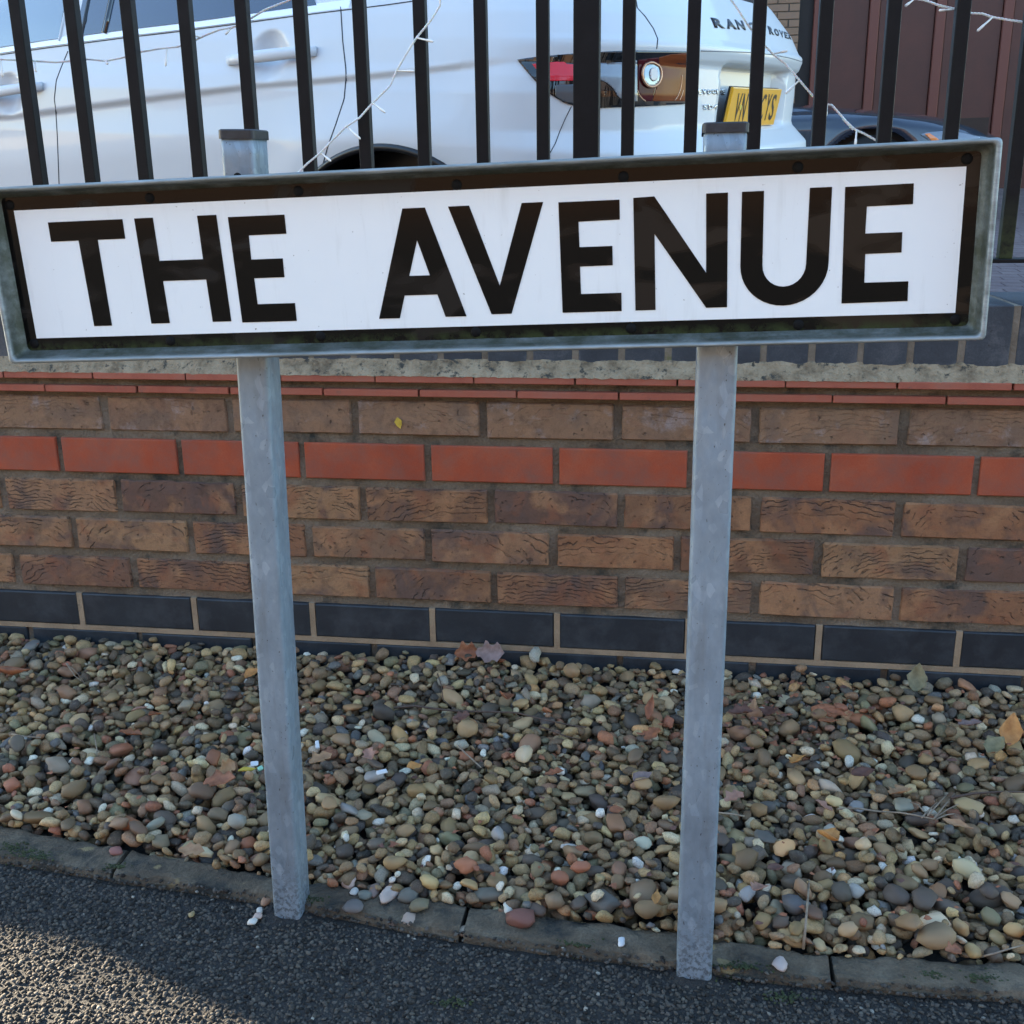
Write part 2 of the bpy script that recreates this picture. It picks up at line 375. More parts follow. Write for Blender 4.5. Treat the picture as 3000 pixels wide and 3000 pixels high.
# tarmac chips (aggregate) as one stuff part of the pavement
ICO = None
def ico(sub):
    b = bmesh.new(); bmesh.ops.create_icosphere(b, subdivisions=sub, radius=1)
    v = np.array([x.co[:] for x in b.verts]); f = np.array([[y.index for y in x.verts] for x in b.faces]); b.free(); return v, f
iv1, if1 = ico(1); iv2, if2 = ico(2); iv3, if3 = ico(3)
def rotm(a, b, c):
    return np.array(Matrix.Rotation(c, 3, 'Z') @ Matrix.Rotation(b, 3, 'Y') @ Matrix.Rotation(a, 3, 'X'))
def batch(name, items, base, fac, mats, parent, smooth, shapes=None):
    """items: (centre, 3x3 matrix, colour, shape index)"""
    n = len(items); nv = len(base[0] if shapes is None else shapes[0]); nf = len(fac)
    vv = np.empty((n*nv, 3)); ff = np.empty((n*nf, 3), int); cc = np.ones((n*nv, 4))
    for i, (c, R, col, k) in enumerate(items):
        s = shapes[k]
        vv[i*nv:(i+1)*nv] = s @ R.T + c; ff[i*nf:(i+1)*nf] = fac + i*nv; cc[i*nv:(i+1)*nv, :3] = col
    me = bpy.data.meshes.new(name)
    me.vertices.add(len(vv)); me.vertices.foreach_set('co', vv.ravel())
    me.loops.add(len(ff)*3); me.loops.foreach_set('vertex_index', ff.ravel())
    me.polygons.add(len(ff)); me.polygons.foreach_set('loop_start', np.arange(0, len(ff)*3, 3)); me.polygons.foreach_set('loop_total', np.full(len(ff), 3))
    me.update(); me.validate()
    at = me.color_attributes.new('tone', 'FLOAT_COLOR', 'POINT'); at.data.foreach_set('color', cc.ravel())
    return link(name, me, mats, parent, smooth)
chip_shapes = [iv1*(1+rng.uniform(-.42, .35, (len(iv1), 1))) for _ in range(12)]
items = []
cell = .0043
for x in np.arange(-.8, 2.3, cell):
    for y in np.arange(-1.14, -.52, cell):
        X = x+rng.uniform(-.003, .003); Y = y+rng.uniform(-.003, .003)
        if Y > yf(X)+rng.normal(0, .0022)+.001: continue
        # visible only inside the frame (with a margin)
        d = np.array([X, Y, ZT])-CAM; z = d@FW
        u = 1500+F*(d@RT)/z; v_ = 1500-F*(d@UP)/z
        if u < -1600 or u > 4300 or v_ > 3350: continue
        r = rng.uniform(.0018, .0037)
        t = rng.random()
        if t < .005: col = np.array((.30, .27, .22))*rng.uniform(.6, 1.1)
        elif t < .06: col = np.array((.10, .088, .07))*rng.uniform(.6, 1.2)
        else: col = np.array((.047, .041, .034))*rng.uniform(.3, 1.9)
        R = rotm(rng.uniform(-.5, .5), rng.uniform(-.5, .5), rng.uniform(0, 6.28)) @ np.diag([r, r*rng.uniform(.55, 1), r*rng.uniform(.35, .75)])
        items.append((np.array([X, Y, ZT+rng.uniform(-.0012, .0012)+(.011 if Y > yf(X)-.002 else (.005 if Y > yf(X)-.006 else 0))]), R, col, rng.integers(12)))
ch = batch('tarmac_chips', items, None, if1, MCHIP, pav, False, chip_shapes); ch['kind'] = 'stuff'

# edging stones
edg = empty('path_edging', (0, 0, 0)); edg['kind'] = 'structure'
joints = [-0.62, on_z(355, 2515, -.105).x, on_z(1360, 2690, -.105).x, on_z(2436, 2826, -.105).x, 1.78, 2.28]
joints[0] = joints[1]-.485
joints = [joints[0]-1.94, joints[0]-1.455, joints[0]-.97, joints[0]-.485]+joints+[2.78, 3.28]
for a, b in zip(joints, joints[1:]):
    nx, ny = 90, 9
    g0 = .0028; V = []; Fc = []; seed = random.random()*50
    for i in range(nx+1):
        x = a+g0+(b-a-2*g0)*i/nx
        y0 = yf(x); y1 = yb(x)
        prof = [(y0, -.16), (y0-.0005, -.116), (y0+.004, -.109)]+[(y0+.004+(y1-y0-.008)*k/ny, -.1075) for k in range(1, ny)]+[(y1-.004, -.109), (y1, -.112), (y1, -.16)]
        for j, (y, z) in enumerate(prof):
            nn = noise.fractal(Vector((x*34+seed, y*40, z*40)), .8, 2.2, 6)
            e = .0034 if 0 < j < len(prof)-1 else 0
            V.append((x+(nn*.0015 if i in (0, nx) else 0), y+nn*e, z+nn*e*.9))
    m_ = len(prof)
    for i in range(nx):
        for j in range(m_-1): Fc.append((i*m_+j, i*m_+j+1, (i+1)*m_+j+1, (i+1)*m_+j))
    Fc.append(tuple(range(m_))[::-1]); Fc.append(tuple(nx*m_+j for j in range(m_)))
    obj_pd('edging_stone', V, Fc, MKERB, edg, False)

# ------------------------------------------------------------------ gravel bed
GB = obj_pd('gravel_bed', [(-1.6, .0, -.135), (3.0, .0, -.135), (3.0, -1.0, -.135), (-1.6, -1.0, -.135)], [(0, 3, 2, 1)], MSOIL)
GB['kind'] = 'structure'
def pebble_shapes(nsh):
    out = []
    for k in range(nsh):
        s = iv3.copy() if False else iv2.copy()
        e = rng.uniform(.75, 1.25, 3)
        p = 2.0 if k % 3 else 2.7
        nrm = (np.abs(s)**p).sum(1)**(1/p); s = s/nrm[:, None]
        for q_ in range(5):
            d = rng.normal(size=3); d /= np.linalg.norm(d); h = rng.uniform(.60, .92)
            pr = s@d; s = s - np.clip(pr-h, 0, None)[:, None]*d*.8
        off = rng.uniform(0, 50)
        f = np.array([noise.noise(Vector((v[0]*1.1+off, v[1]*1.1, v[2]*1.1)))+.35*noise.noise(Vector((v[0]*3+off, v[1]*3, v[2]*3))) for v in s])
        s = s*(1+f[:, None]*.36)
        out.append(s)
    return out
PS = pebble_shapes(14)
PS3 = PS
PAL = [((.180, .112, .050), 24), ((.245, .155, .070), 22), ((.118, .074, .038), 19), ((.33, .225, .108), 13), ((.068, .05, .034), 12), ((.41, .32, .20), 10), ((.50, .45, .36), 4), ((.23, .085, .040), 5), ((.095, .088, .078), 4), ((.36, .19, .075), 3), ((.195, .10, .052), 11), ((.140, .112, .058), 9), ((.05, .038, .028), 9)]
pw = np.array([p[1] for p in PAL]); pw = pw/pw.sum()
PM = .0082; RES = .0020; X0, X1, Y0, Y1 = -1.05, 2.65, -.90, .016
gx = int((X1-X0)/RES); gy = int((Y1-Y0)/RES)
H = np.full((gy, gx), -.133); OWN = np.full((gy, gx), -1, int)
YB = np.array([yb(X0+i*RES) for i in range(gx)])
YY = Y0+np.arange(gy)*RES
H += (.030*np.clip(1-(-YY)/.16, 0, 1))[:, None]
for i in range(gx):
    H[YY < YB[i]+.002, i] = -.108; H[YY < YB[i]-.011, i] = 9
peb = []
NP = 27000
for k in range(NP):
    s = rng.lognormal(0, .26)
    if rng.random() < .25: s *= .62
    elif rng.random() < .07: s *= 1.4
    a = PM*s*rng.uniform(.95, 1.3); b_ = PM*s*rng.uniform(.7, 1.0); c = PM*s*rng.uniform(.42, .75)
    a = min(a, .024); b_ = min(b_, .018)
    th = rng.uniform(0, math.pi); best = None
    n_ = int(a/RES)+1
    jj, ii = np.mgrid[-n_:n_+1, -n_:n_+1]*RES
    u = (ii*math.cos(th)+jj*math.sin(th))/a; v_ = (-ii*math.sin(th)+jj*math.cos(th))/b_
    rr = 1-u*u-v_*v_; mk = rr > .05
    low = c*np.sqrt(np.clip(rr, 0, 1))
    for t_ in range(7):
        if best is None or rng.random() < .35: cx_ = rng.integers(n_+1, gx-n_-1); cy_ = rng.integers(n_+1, gy-n_-1)
        else: cx_ = best[1]+rng.integers(-5, 6); cy_ = best[2]+rng.integers(-5, 6)
        if Y0+cy_*RES > -.006: continue
        if cx_ < n_+1 or cx_ > gx-n_-2 or cy_ < n_+1 or cy_ > gy-n_-2: continue
        sub = H[cy_-n_:cy_+n_+1, cx_-n_:cx_+n_+1]
        val = (sub+low)[mk]
        if sub[mk].max() > 5: continue
        z = np.partition(val, int(len(val)*.90))[int(len(val)*.90)]
        if best is None or z < best[0]: best = (z, cx_, cy_)
    if best is None: continue
    z, cx_, cy_ = best
    sub = H[cy_-n_:cy_+n_+1, cx_-n_:cx_+n_+1]; own = OWN[cy_-n_:cy_+n_+1, cx_-n_:cx_+n_+1]
    top = z+low; q = mk & (top > sub) & (sub < 5)
    # tilt to local slope
    gxx = (sub[:, -1].clip(-1, 0).mean()-sub[:, 0].clip(-1, 0).mean())/(2*n_*RES); gyy = (sub[-1].clip(-1, 0).mean()-sub[0].clip(-1, 0).mean())/(2*n_*RES)
    sub[q] = top[q]; own[q] = len(peb)
    peb.append([X0+cx_*RES, Y0+cy_*RES, z, a, b_, c, th, np.clip(gxx, -.5, .5), np.clip(gyy, -.5, .5)])
cnt = np.bincount(OWN[OWN >= 0], minlength=len(peb))
pitems = []; score = []
for i, p in enumerate(peb):
    area = math.pi*p[3]*p[4]/RES**2
    if cnt[i] < .02*area and cnt[i] < 3: continue
    R = rotm(rng.uniform(-.22, .22)+math.atan(p[8]), rng.uniform(-.22, .22)-math.atan(p[7]), 0) @ rotm(0, 0, p[6]) @ np.diag([p[3], p[4], p[5]])
    col = np.array(PAL[rng.choice(len(PAL), p=pw)][0])*rng.uniform(.75, 1.25)*np.array([1, rng.uniform(.95, 1.05), rng.uniform(.9, 1.1)])*1.5
    if col[2] > .3 and p[3] > .011: col = col*.45
    pos = np.array(p[:3]); d = pos-CAM; z = d@FW
    u = 1500+F*(d@RT)/z; v_ = 1500-F*(d@UP)/z
    inside = -20 < u < 3020 and v_ < 3000
    score.append((cnt[i]*RES**2/z**2) if inside else 0)
    pitems.append((pos, R, col, int(rng.integers(14))))
order = np.argsort(score)[::-1]; top300 = set(order[:300].tolist())
pm = []
for s in PS:
    me = bpy.data.meshes.new('pebble'); me.from_pydata((s*.0125).tolist(), [], if2.tolist()); me.update()
    me.polygons.foreach_set('use_smooth', [True]*len(me.polygons)); me.materials.append(MPO); pm.append(me)
rest = []
for i, it in enumerate(pitems):
    if i in top300:
        o = bpy.data.objects.new('pebble', pm[it[3]]); C.objects.link(o); o.parent = GB
        mtx = Matrix(((*(it[1][0]/.0125), it[0][0]), (*(it[1][1]/.0125), it[0][1]), (*(it[1][2]/.0125), it[0][2]), (0, 0, 0, 1)))
        o.matrix_world = mtx; o.color = (*it[2], 1)
    else: rest.append(it)
g = batch('loose_pebbles', rest, None, if2, MPA, GB, True, PS); g['kind'] = 'stuff'
def gz(x, y, r=.008):
    i = int((x-X0)/RES); j = int((y-Y0)/RES); k = max(1, int(r/RES))
    sub = H[max(0, j-k):j+k+1, max(0, i-k):i+k+1]; sub = sub[sub < 5]
    if sub.size == 0: return -.103
    return float(np.percentile(sub, 90))

# ------------------------------------------------------------------ brick wall
WALL = empty('brick_wall', (.8, 0, -.1))
tag(WALL, 'low garden wall of rustic brown brick with a red band, blue base and blue coping bricks', 'wall')
def P(o, parent):          # parent keeping world placement
    o.parent = parent; o.matrix_parent_inverse = Matrix.Translation(-parent.location); return o
def brick_obj(name, xc, zc, wd, ht, dep, y0, m, rough=0., bev=.0015, nx=14, nz=5, seed=0, pillow=0.):
    V = []; Fc = []
    for j in range(nz+1):
        for i in range(nx+1):
            fx = i/nx*2-1; fz = j/nz*2-1
            if i in (1, nx-1): fx = math.copysign(1-2.6*bev/(wd/2), fx)
            if j in (1, nz-1): fz = math.copysign(1-2.6*bev/(ht/2), fz)
            x = fx*wd/2; z = fz*ht/2
            nn = noise.fractal(Vector((x*30+seed*7.3, z*30, seed)), 1, 2, 4)
            ex = 1 if abs(fx) == 1 or abs(fz) == 1 else 0
            y = nn*rough*.7 + pillow*(fx**6+fz**4) + .0004*noise.noise(Vector((x*25+seed, z*25, 0)))
            if ex:
                y += bev*1.2 + rough*.5
                cx = 1 if abs(fx) == 1 else 0; cz = 1 if abs(fz) == 1 else 0
                n2 = noise.fractal(Vector((x*55+seed*3.1, z*55+9, seed+4)), 1, 2, 3)
                x -= math.copysign(cx*(bev+abs(n2)*rough*1.2), fx) if cx else 0
                z -= math.copysign(cz*(bev+abs(n2)*rough*1.2), fz) if cz else 0
                if cx and cz and rough: x -= math.copysign(rough*.9, fx); z -= math.copysign(rough*.9, fz)
            V.append((x, y, z))
    W_ = nx+1
    for j in range(nz):
        for i in range(nx): a = j*W_+i; Fc.append((a, a+1, a+W_+1, a+W_))
    ring = [i for i in range(W_)]+[(j+1)*W_-1 for j in range(1, nz+1)]+[nz*W_+i for i in range(nx-1, -1, -1)]+[j*W_ for j in range(nz-1, 0, -1)]
    s = len(V)
    for k in ring:
        x, y, z = V[k]; fx = x/(wd/2); fz = z/(ht/2)
        V.append((math.copysign(wd/2, x) if abs(fx) > .9 else x, .010+rough, math.copysign(ht/2, z) if abs(fz) > .8 else z))
    s2 = len(V)
    for k in range(len(ring)): x, y, z = V[s+k]; V.append((x, dep, z))
    L = len(ring)
    for k in range(L):
        n1 = (k+1) % L
        Fc.append((ring[n1], ring[k], s+k, s+n1)); Fc.append((s+n1, s+k, s2+k, s2+n1))
    o = obj_pd(name, V, Fc, m)
    o.location = (xc, y0, zc); P(o, WALL)
    return o
def row(name, z0, ht, joints_, m, rough, gap=.010, y0=0., bev=.0015, pitch=.225, ext=(-1.55, 2.95), dep=.1, **k):
    js = list(joints_)
    while js[0] > ext[0]: js.insert(0, js[0]-pitch)
    while js[-1] < ext[1]: js.append(js[-1]+pitch)
    for a, b in zip(js, js[1:]):
        r_ = random.uniform
        o = brick_obj(name, (a+b)/2+r_(-.001, .001), z0-ht/2+r_(-.0012, .0012)*(1 if rough else .3), b-a-gap+r_(-.002, .001)*(1 if rough else .3), ht+r_(-.002, .0015)*(1 if rough else .2), dep, y0+r_(-.0012, .0012), m, rough, bev, seed=r_(0, 100), **k)
        if rough: o.rotation_euler = (r_(-.01, .01), r_(-.006, .006), r_(-.006, .006))
JA = [.09, .323, .55, .774, 1.0, 1.223, 1.455]; JR = [-.007, .223, .45, .675, .896, 1.121, 1.341, 1.573]
JC = [-.133, .097, .326, .556, .783, 1.007, 1.231, 1.46]; JD = [-.001, .228, .452, .67, .891, 1.104, 1.337, 1.565]
JE = [-.127, .109, .338, .564, .787, 1.011, 1.238, 1.47]; JF = [-.007, .221, .449, .673, .898, 1.127, 1.347, 1.574]
row('brick', .3765, .0635, JA, MBP, .0026, gap=.009)
row('brick', .300, .065, JR, MRED, 0, bev=.001)
row('brick', .2235, .0635, JC, MB, .0029, gap=.009)
row('brick', .1497, .063, JD, MB, .0029, gap=.009)
row('brick', .0745, .0625, JE, MB, .0029, gap=.009)
row('brick', .000, .065, JF, MBLUE, 0, bev=.0012, y0=-.001)
row('brick', -.0745, .065, [j+.112 for j in JF], MBLUE, 0, bev=.0012, y0=-.001)
# clay tile creasing courses
def tiles(y0, z0, z1, js):
    js = list(js)
    while js[0] > -1.55: js.insert(0, js[0]-.168)
    while js[-1] < 2.95: js.append(js[-1]+.169)
    for a, b in zip(js, js[1:]):
        bm = bmesh.new(); g_ = random.uniform(.0006, .0022)
        box(bm, a+g_, b-g_, y0+random.uniform(-.0012, .0012), .15, z0, z1, .0012)
        bmesh.ops.translate(bm, verts=bm.verts, vec=(-(a+b)/2, 0, -(z0+z1)/2))
        o = obj_bm('tile', bm, MTILE); o.location = ((a+b)/2, 0, (z0+z1)/2); o.rotation_euler = (0, random.uniform(-.004, .004), 0); P(o, WALL)
tiles(-.014, .3855, .3975, [-.01, .164, .333, .501, .667, .834, 1.001, 1.17, 1.339, 1.512])
tiles(-.022, .4105, .4225, [-.081, .089, .26, .43, .595, .763, .93, 1.096, 1.264, 1.434, 1.605])
# mortar: a displaced sheet behind the brick faces
def sheet(name, x0, x1, z0, z1, fy, nx, nz, m, close=None):
    V = []; Fc = []
    for j in range(nz+1):
        for i in range(nx+1):
            x = x0+(x1-x0)*i/nx; z = z0+(z1-z0)*j/nz
            V.append((x, fy(x, z), z))
    for j in range(nz):
        for i in range(nx): a = j*(nx+1)+i; Fc.append((a, a+1, a+nx+2, a+nx+1))
    s = len(V)
    for (x, z) in ((x0, z0), (x1, z0), (x1, z1), (x0, z1)): V.append((x, .12, z))
    o = obj_pd(name, V, Fc, m); o.parent = WALL; o.matrix_parent_inverse = Matrix.Translation(-WALL.location); return o
def fm(x, z):
    return .0055+.0028*noise.fractal(Vector((x*16, z*30, 3)), 1, 2, 5)+.0008*noise.noise(Vector((x*190, z*190, 0)))
sheet('mortar', -1.6, 3.0, -.16, .3855, fm, 900, 110, MMORT)
sheet('mortar', -1.6, 3.0, .396, .412, lambda x, z: -.004+.004*noise.fractal(Vector((x*25, z*50, 8)), 1, 2, 4), 600, 5, MMORT)
bm = bmesh.new()
js = [j for j in JF]
while js[0] > -1.55: js.insert(0, js[0]-.225)
while js[-1] < 2.95: js.append(js[-1]+.225)
for j in js: box(bm, j-.0052, j+.0052, -.0006, .05, -.0655, .0005)
box(bm, -1.6, 3.0, -.0004, .05, -.0745, -.0648)
o = obj_bm('pointing', bm, MMTAN); P(o, WALL)
# rough mortar fillet below the coping
V = []; Fc = []; nx = 840; prof = [(-.0225, .4215), (-.0205, .4245), (-.014, .431), (-.007, .438), (-.0025, .4445), (-.0008, .448), (.006, .449)]
for i in range(nx+1):
    x = -1.6+4.6*i/nx
    wav = .0040*noise.fractal(Vector((x*34, 2, 5)), .8, 2.2, 4)
    for j, (y, z) in enumerate(prof):
        nn = noise.fractal(Vector((x*60, z*90+y*40, 1)), .8, 2.1, 5); t = j/(len(prof)-1)
        V.append((x, y+nn*.0022*(1 if 0 < j else .4), z+wav*t+nn*.0016))
m_ = len(prof)
for i in range(nx):
    for j in range(m_-1): Fc.append((i*m_+j, (i+1)*m_+j, (i+1)*m_+j+1, i*m_+j+1))
o = obj_pd('mortar_fillet', V, Fc, MFIL, None, True); P(o, WALL)
# coping: blue bricks on edge
k0 = .5542
for i in range(-28, 32):
    x = k0+.075*i
    bm = bmesh.new(); box(bm, -.0325, .0325, -.001, .214, -.048, .048, .0025, 2)
    for v in bm.verts:
        v.co += Vector(noise.noise_vector(v.co*40+Vector((i*3.3, 0, 0))))*.0007
    o = obj_bm('coping_brick', bm, MCOP); o.location = (x+.0375+random.uniform(-.0008, .0008), random.uniform(-.0015, .001), .4905+random.uniform(-.001, .001)); P(o, WALL)
bm = bmesh.new()
for i in range(-28, 33):
    x = k0+.075*i
    box(bm, x-.0056, x+.0056, .0005, .212, .43, .5368)
box(bm, -1.6, 3.0, .012, .205, .425, .445)
o = obj_bm('coping_mortar', bm, m_speckle('coping_mortar', [(.3, (.10, .075, .05)), (.7, (.24, .19, .14))], 20, 200, .95, .8, .002, 0, ((.10, .11, .03), 14, .6, .7))); P(o, WALL)
bm = bmesh.new(); box(bm, -1.6, 3.0, .03, .21, -.16, .44); o = obj_bm('wall_core', bm, MMORT); P(o, WALL)

# ------------------------------------------------------------------ fence
FEN = empty('metal_fence', (.93, .121, .54))
tag(FEN, 'black vertical bar metal fence standing on the blue brick coping', 'fence')
FX0 = -.0569
def bar(x, w_, z0, z1, y0, y1, name='bar'):
    bm = bmesh.new(); box(bm, -w_/2, w_/2, -(y1-y0)/2, (y1-y0)/2, 0, z1-z0, .0016, 2)
    o = obj_bm(name, bm, MBAR); o.location = (x+w_/2, (y0+y1)/2, z0); P(o, FEN); return o
for i in range(-14, 29):
    x = FX0+.10112*i+(.0381 if i >= 10 else 0)
    b_ = bar(x, .0208, .5995, 1.47, .111, .131); b_.rotation_euler = (random.uniform(-.002, .002), random.uniform(-.002, .002), 0)
bar(.9145, .0415, .535, 1.52, .101, .142, 'post')
bm = bmesh.new(); box(bm, -1.5, 2.9, .097, .146, .5940, .6000, .001); o = obj_bm('bottom_rail', bm, MBAR); P(o, FEN)
bm = bmesh.new(); box(bm, -1.5, 2.9, .103, .139, 1.40, 1.43, .002); o = obj_bm('top_rail', bm, MBAR); P(o, FEN)

# ------------------------------------------------------------------ street name sign
SO = Vector((.8903, -.73, .6554))
SR = (Matrix.Rotation(.0122, 3, 'Z') @ Matrix.Rotation(.0191, 3, 'X') @ Matrix.Rotation(-.0305, 3, 'Y'))
SIGN = empty('street_name_sign', (.8903, -.71, -.12))
tag(SIGN, 'long white street name sign reading THE AVENUE on two galvanised square posts', 'street sign')
SM = Matrix.Translation(SO) @ SR.to_4x4()
def S(o):
    o.matrix_world = SM.copy(); o.parent = SIGN; o.matrix_parent_inverse = Matrix.Translation(-SIGN.location); return o
# frame profile: (half-width, half-height, depth)
prof = [(.4600, .0750, .0005), (.4612, .0762, -.0008), (.4618, .0768, -.0035), (.4632, .0780, -.0045), (.4652, .0797, -.0105), (.4668, .0812, -.0165), (.4672, .0820, -.0188), (.4692, .0835, -.0200), (.4712, .0850, -.0190), (.4722, .0858, -.0165), (.4722, .0858, .006), (.4600, .0750, .006)]
def rrect(hw, hh, r, n=3):
    pts = []
    for cx_, cz_, a0 in ((hw-r, hh-r, 0), (-hw+r, hh-r, 90), (-hw+r, -hh+r, 180), (hw-r, -hh+r, 270)):
        for k in range(n+1):
            a = math.radians(a0+90*k/n); pts.append((cx_+r*math.cos(a), cz_+r*math.sin(a)))
    return pts
def densify(pts, step=.02):
    out = []
    for i, p in enumerate(pts):
        q = pts[(i+1) % len(pts)]; d = math.dist(p, q); n = max(1, int(d/step))
        for k in range(n): out.append((p[0]+(q[0]-p[0])*k/n, p[1]+(q[1]-p[1])*k/n))
    return out
V = []; Fc = []; base_n = None
outer = densify(rrect(.4722, .0858, .0045))
m_ = len(outer)
for (hw, hh, y) in prof:
    for (x, z) in outer:
        fx = x/.4722; fz = z/.0858
        X = math.copysign(min(abs(x), .4722)-(.4722-hw), x) if abs(x) > .4677 else x*(hw-.0045*0)/.4722
        # inset by offset distance, keeping the corner rounding
        dx = (.4722-hw); dz = (.0858-hh)
        X = x-math.copysign(dx, x) if abs(x) > .46 else x
        Z = z-math.copysign(dz, z) if abs(z) > .074 else z
        if abs(x) <= .46: X = max(-hw+.001, min(hw-.001, x))
        if abs(z) <= .074: Z = max(-hh+.001, min(hh-.001, z))
        V.append((X, y+.0004*noise.noise(Vector((x*20, z*20, y*90))), Z))
for k in range(len(prof)-1):
    for i in range(m_):
        j = (i+1) % m_; Fc.append((k*m_+i, k*m_+j, (k+1)*m_+j, (k+1)*m_+i))
S(obj_pd('frame', V, Fc, MFRAME, None, True))
bm = bmesh.new(); box(bm, -.4605, .4605, 0, .004, -.0755, .0755); S(obj_bm('backing_plate', bm, MSB))
bm = bmesh.new(); box(bm, -.4484, .4484, -.0007, .001, -.0631, .0631); S(obj_bm('white_panel', bm, MWH))
L = {
 'T': [(-.4142, .0505), (-.3359, .0505), (-.3359, .0319), (-.3649, .0319), (-.3640, -.0523), (-.3831, -.0523), (-.3850, .0319), (-.4142, .0319)],
 'H': [(-.3236, .0506), (-.3043, .0506), (-.3037, .0095), (-.2585, .0095), (-.2588, .0506), (-.2394, .0506), (-.2374, -.0515), (-.2568, -.0515), (-.2579, -.0101), (-.3030, -.0101), (-.3020, -.0515), (-.3216, -.0515)],
 'E': [(-.2279, .0480), (-.1712, .0480), (-.1712, .0303), (-.2091, .0302), (-.2094, .0074), (-.1776, .0074), (-.1778, -.0105), (-.2086, -.0105), (-.2082, -.0356), (-.1700, -.0356), (-.1700, -.0530), (-.2261, -.0530)],
 'V': [(-.0118, .0488), (.0082, .0488), (.0335, -.0255), (.0577, .0491), (.0777, .0491), (.0436, -.0521), (.0242, -.0521)],
 'E2': [(.0918, .0482), (.1478, .0482), (.1478, .0306), (.1098, .0302), (.1101, .0073), (.1406, .0073), (.1406, -.0102), (.1101, -.0104), (.1103, -.0357), (.1482, -.0357), (.1482, -.0527), (.0924, -.0527)],
 'N': [(.1603, .0492), (.1793, .0497), (.2262, -.0200), (.2257, .0502), (.2450, .0502), (.2456, -.0520), (.2265, -.0520), (.1793, .0165), (.1798, -.0526), (.1611, -.0526)],
 'E3': [(.3470, .0505), (.4052, .0510), (.4056, .0334), (.3664, .0330), (.3662, .0097), (.3980, .0097), (.3984, -.0080), (.3671, -.0082), (.3675, -.0336), (.4058, -.0336), (.4062, -.0512), (.3483, -.0517)],
}
def poly_solid(loops, y0, y1, name, m):
    bm = bmesh.new()
    all_ = [p for l_ in loops for p in l_]
    tri = tessellate_polygon([[Vector((p[0], p[1], 0)) for p in l_] for l_ in loops])
    fv = [bm.verts.new((p[0], y0, p[1])) for p in all_]; bv = [bm.verts.new((p[0], y1, p[1])) for p in all_]
    for t in tri:
        bm.faces.new([fv[k] for k in t]); bm.faces.new([bv[k] for k in reversed(t)])
    o_ = 0
    for l_ in loops:
        for i in range(len(l_)):
            a = o_+i; b = o_+(i+1) % len(l_); bm.faces.new((fv[a], fv[b], bv[b], bv[a]))
        o_ += len(l_)
    bmesh.ops.recalc_face_normals(bm, faces=bm.faces)
    return obj_bm(name, bm, m)
for k, l_ in L.items(): S(poly_solid([l_], -.0012, -.0002, 'letter', MSB))
Aout = [(-.0555, .0488), (-.0339, .0488), (-.0003, -.0533), (-.0207, -.0533), (-.0274, -.0318), (-.0596, -.0318), (-.0660, -.0533), (-.0867, -.0533)]
Ahole = [(-.0435, .0195), (-.0334, -.0135), (-.0536, -.0135)]
S(poly_solid([Aout, Ahole], -.0012, -.0002, 'letter', MSB))
U = [(.2574, .0503), (.2767, .0503)]
cx_, cz_, ri, ro = .2962, -.0150, .0194, .0388
U += [(cx_-ri*math.cos(a), cz_-ri*1.02*math.sin(a)) for a in np.linspace(0, math.pi, 15)]
U += [(.3166, .0511), (.3357, .0511)]
U += [(cx_+ro*math.cos(a)*1.01, cz_-ro*.955*math.sin(a)) for a in np.linspace(0, math.pi, 21)]
S(poly_solid([U], -.0012, -.0002, 'letter', MSB))
for x, z in [(-.452, .0685), (-.305, .069), (-.1554, .0689), (-.0025, .0677), (.1516, .0679), (.3056, .0691), (.4485, .0695), (-.4522, -.0685), (-.3046, -.0695), (-.1476, -.0688), (.0078, -.0688), (.1567, -.0694), (.3107, -.0702), (.4492, -.0694)]:
    bm = bmesh.new(); bmesh.ops.create_uvsphere(bm, u_segments=16, v_segments=8, radius=.0050)
    bmesh.ops.delete(bm, geom=[v for v in bm.verts if v.co.z < -.0002], context='VERTS')
    for v in bm.verts: v.co = Vector((v.co.x+x, -v.co.z*.42-.0002, v.co.y+z))
    S(obj_bm('bolt', bm, MBOLT, None, True))
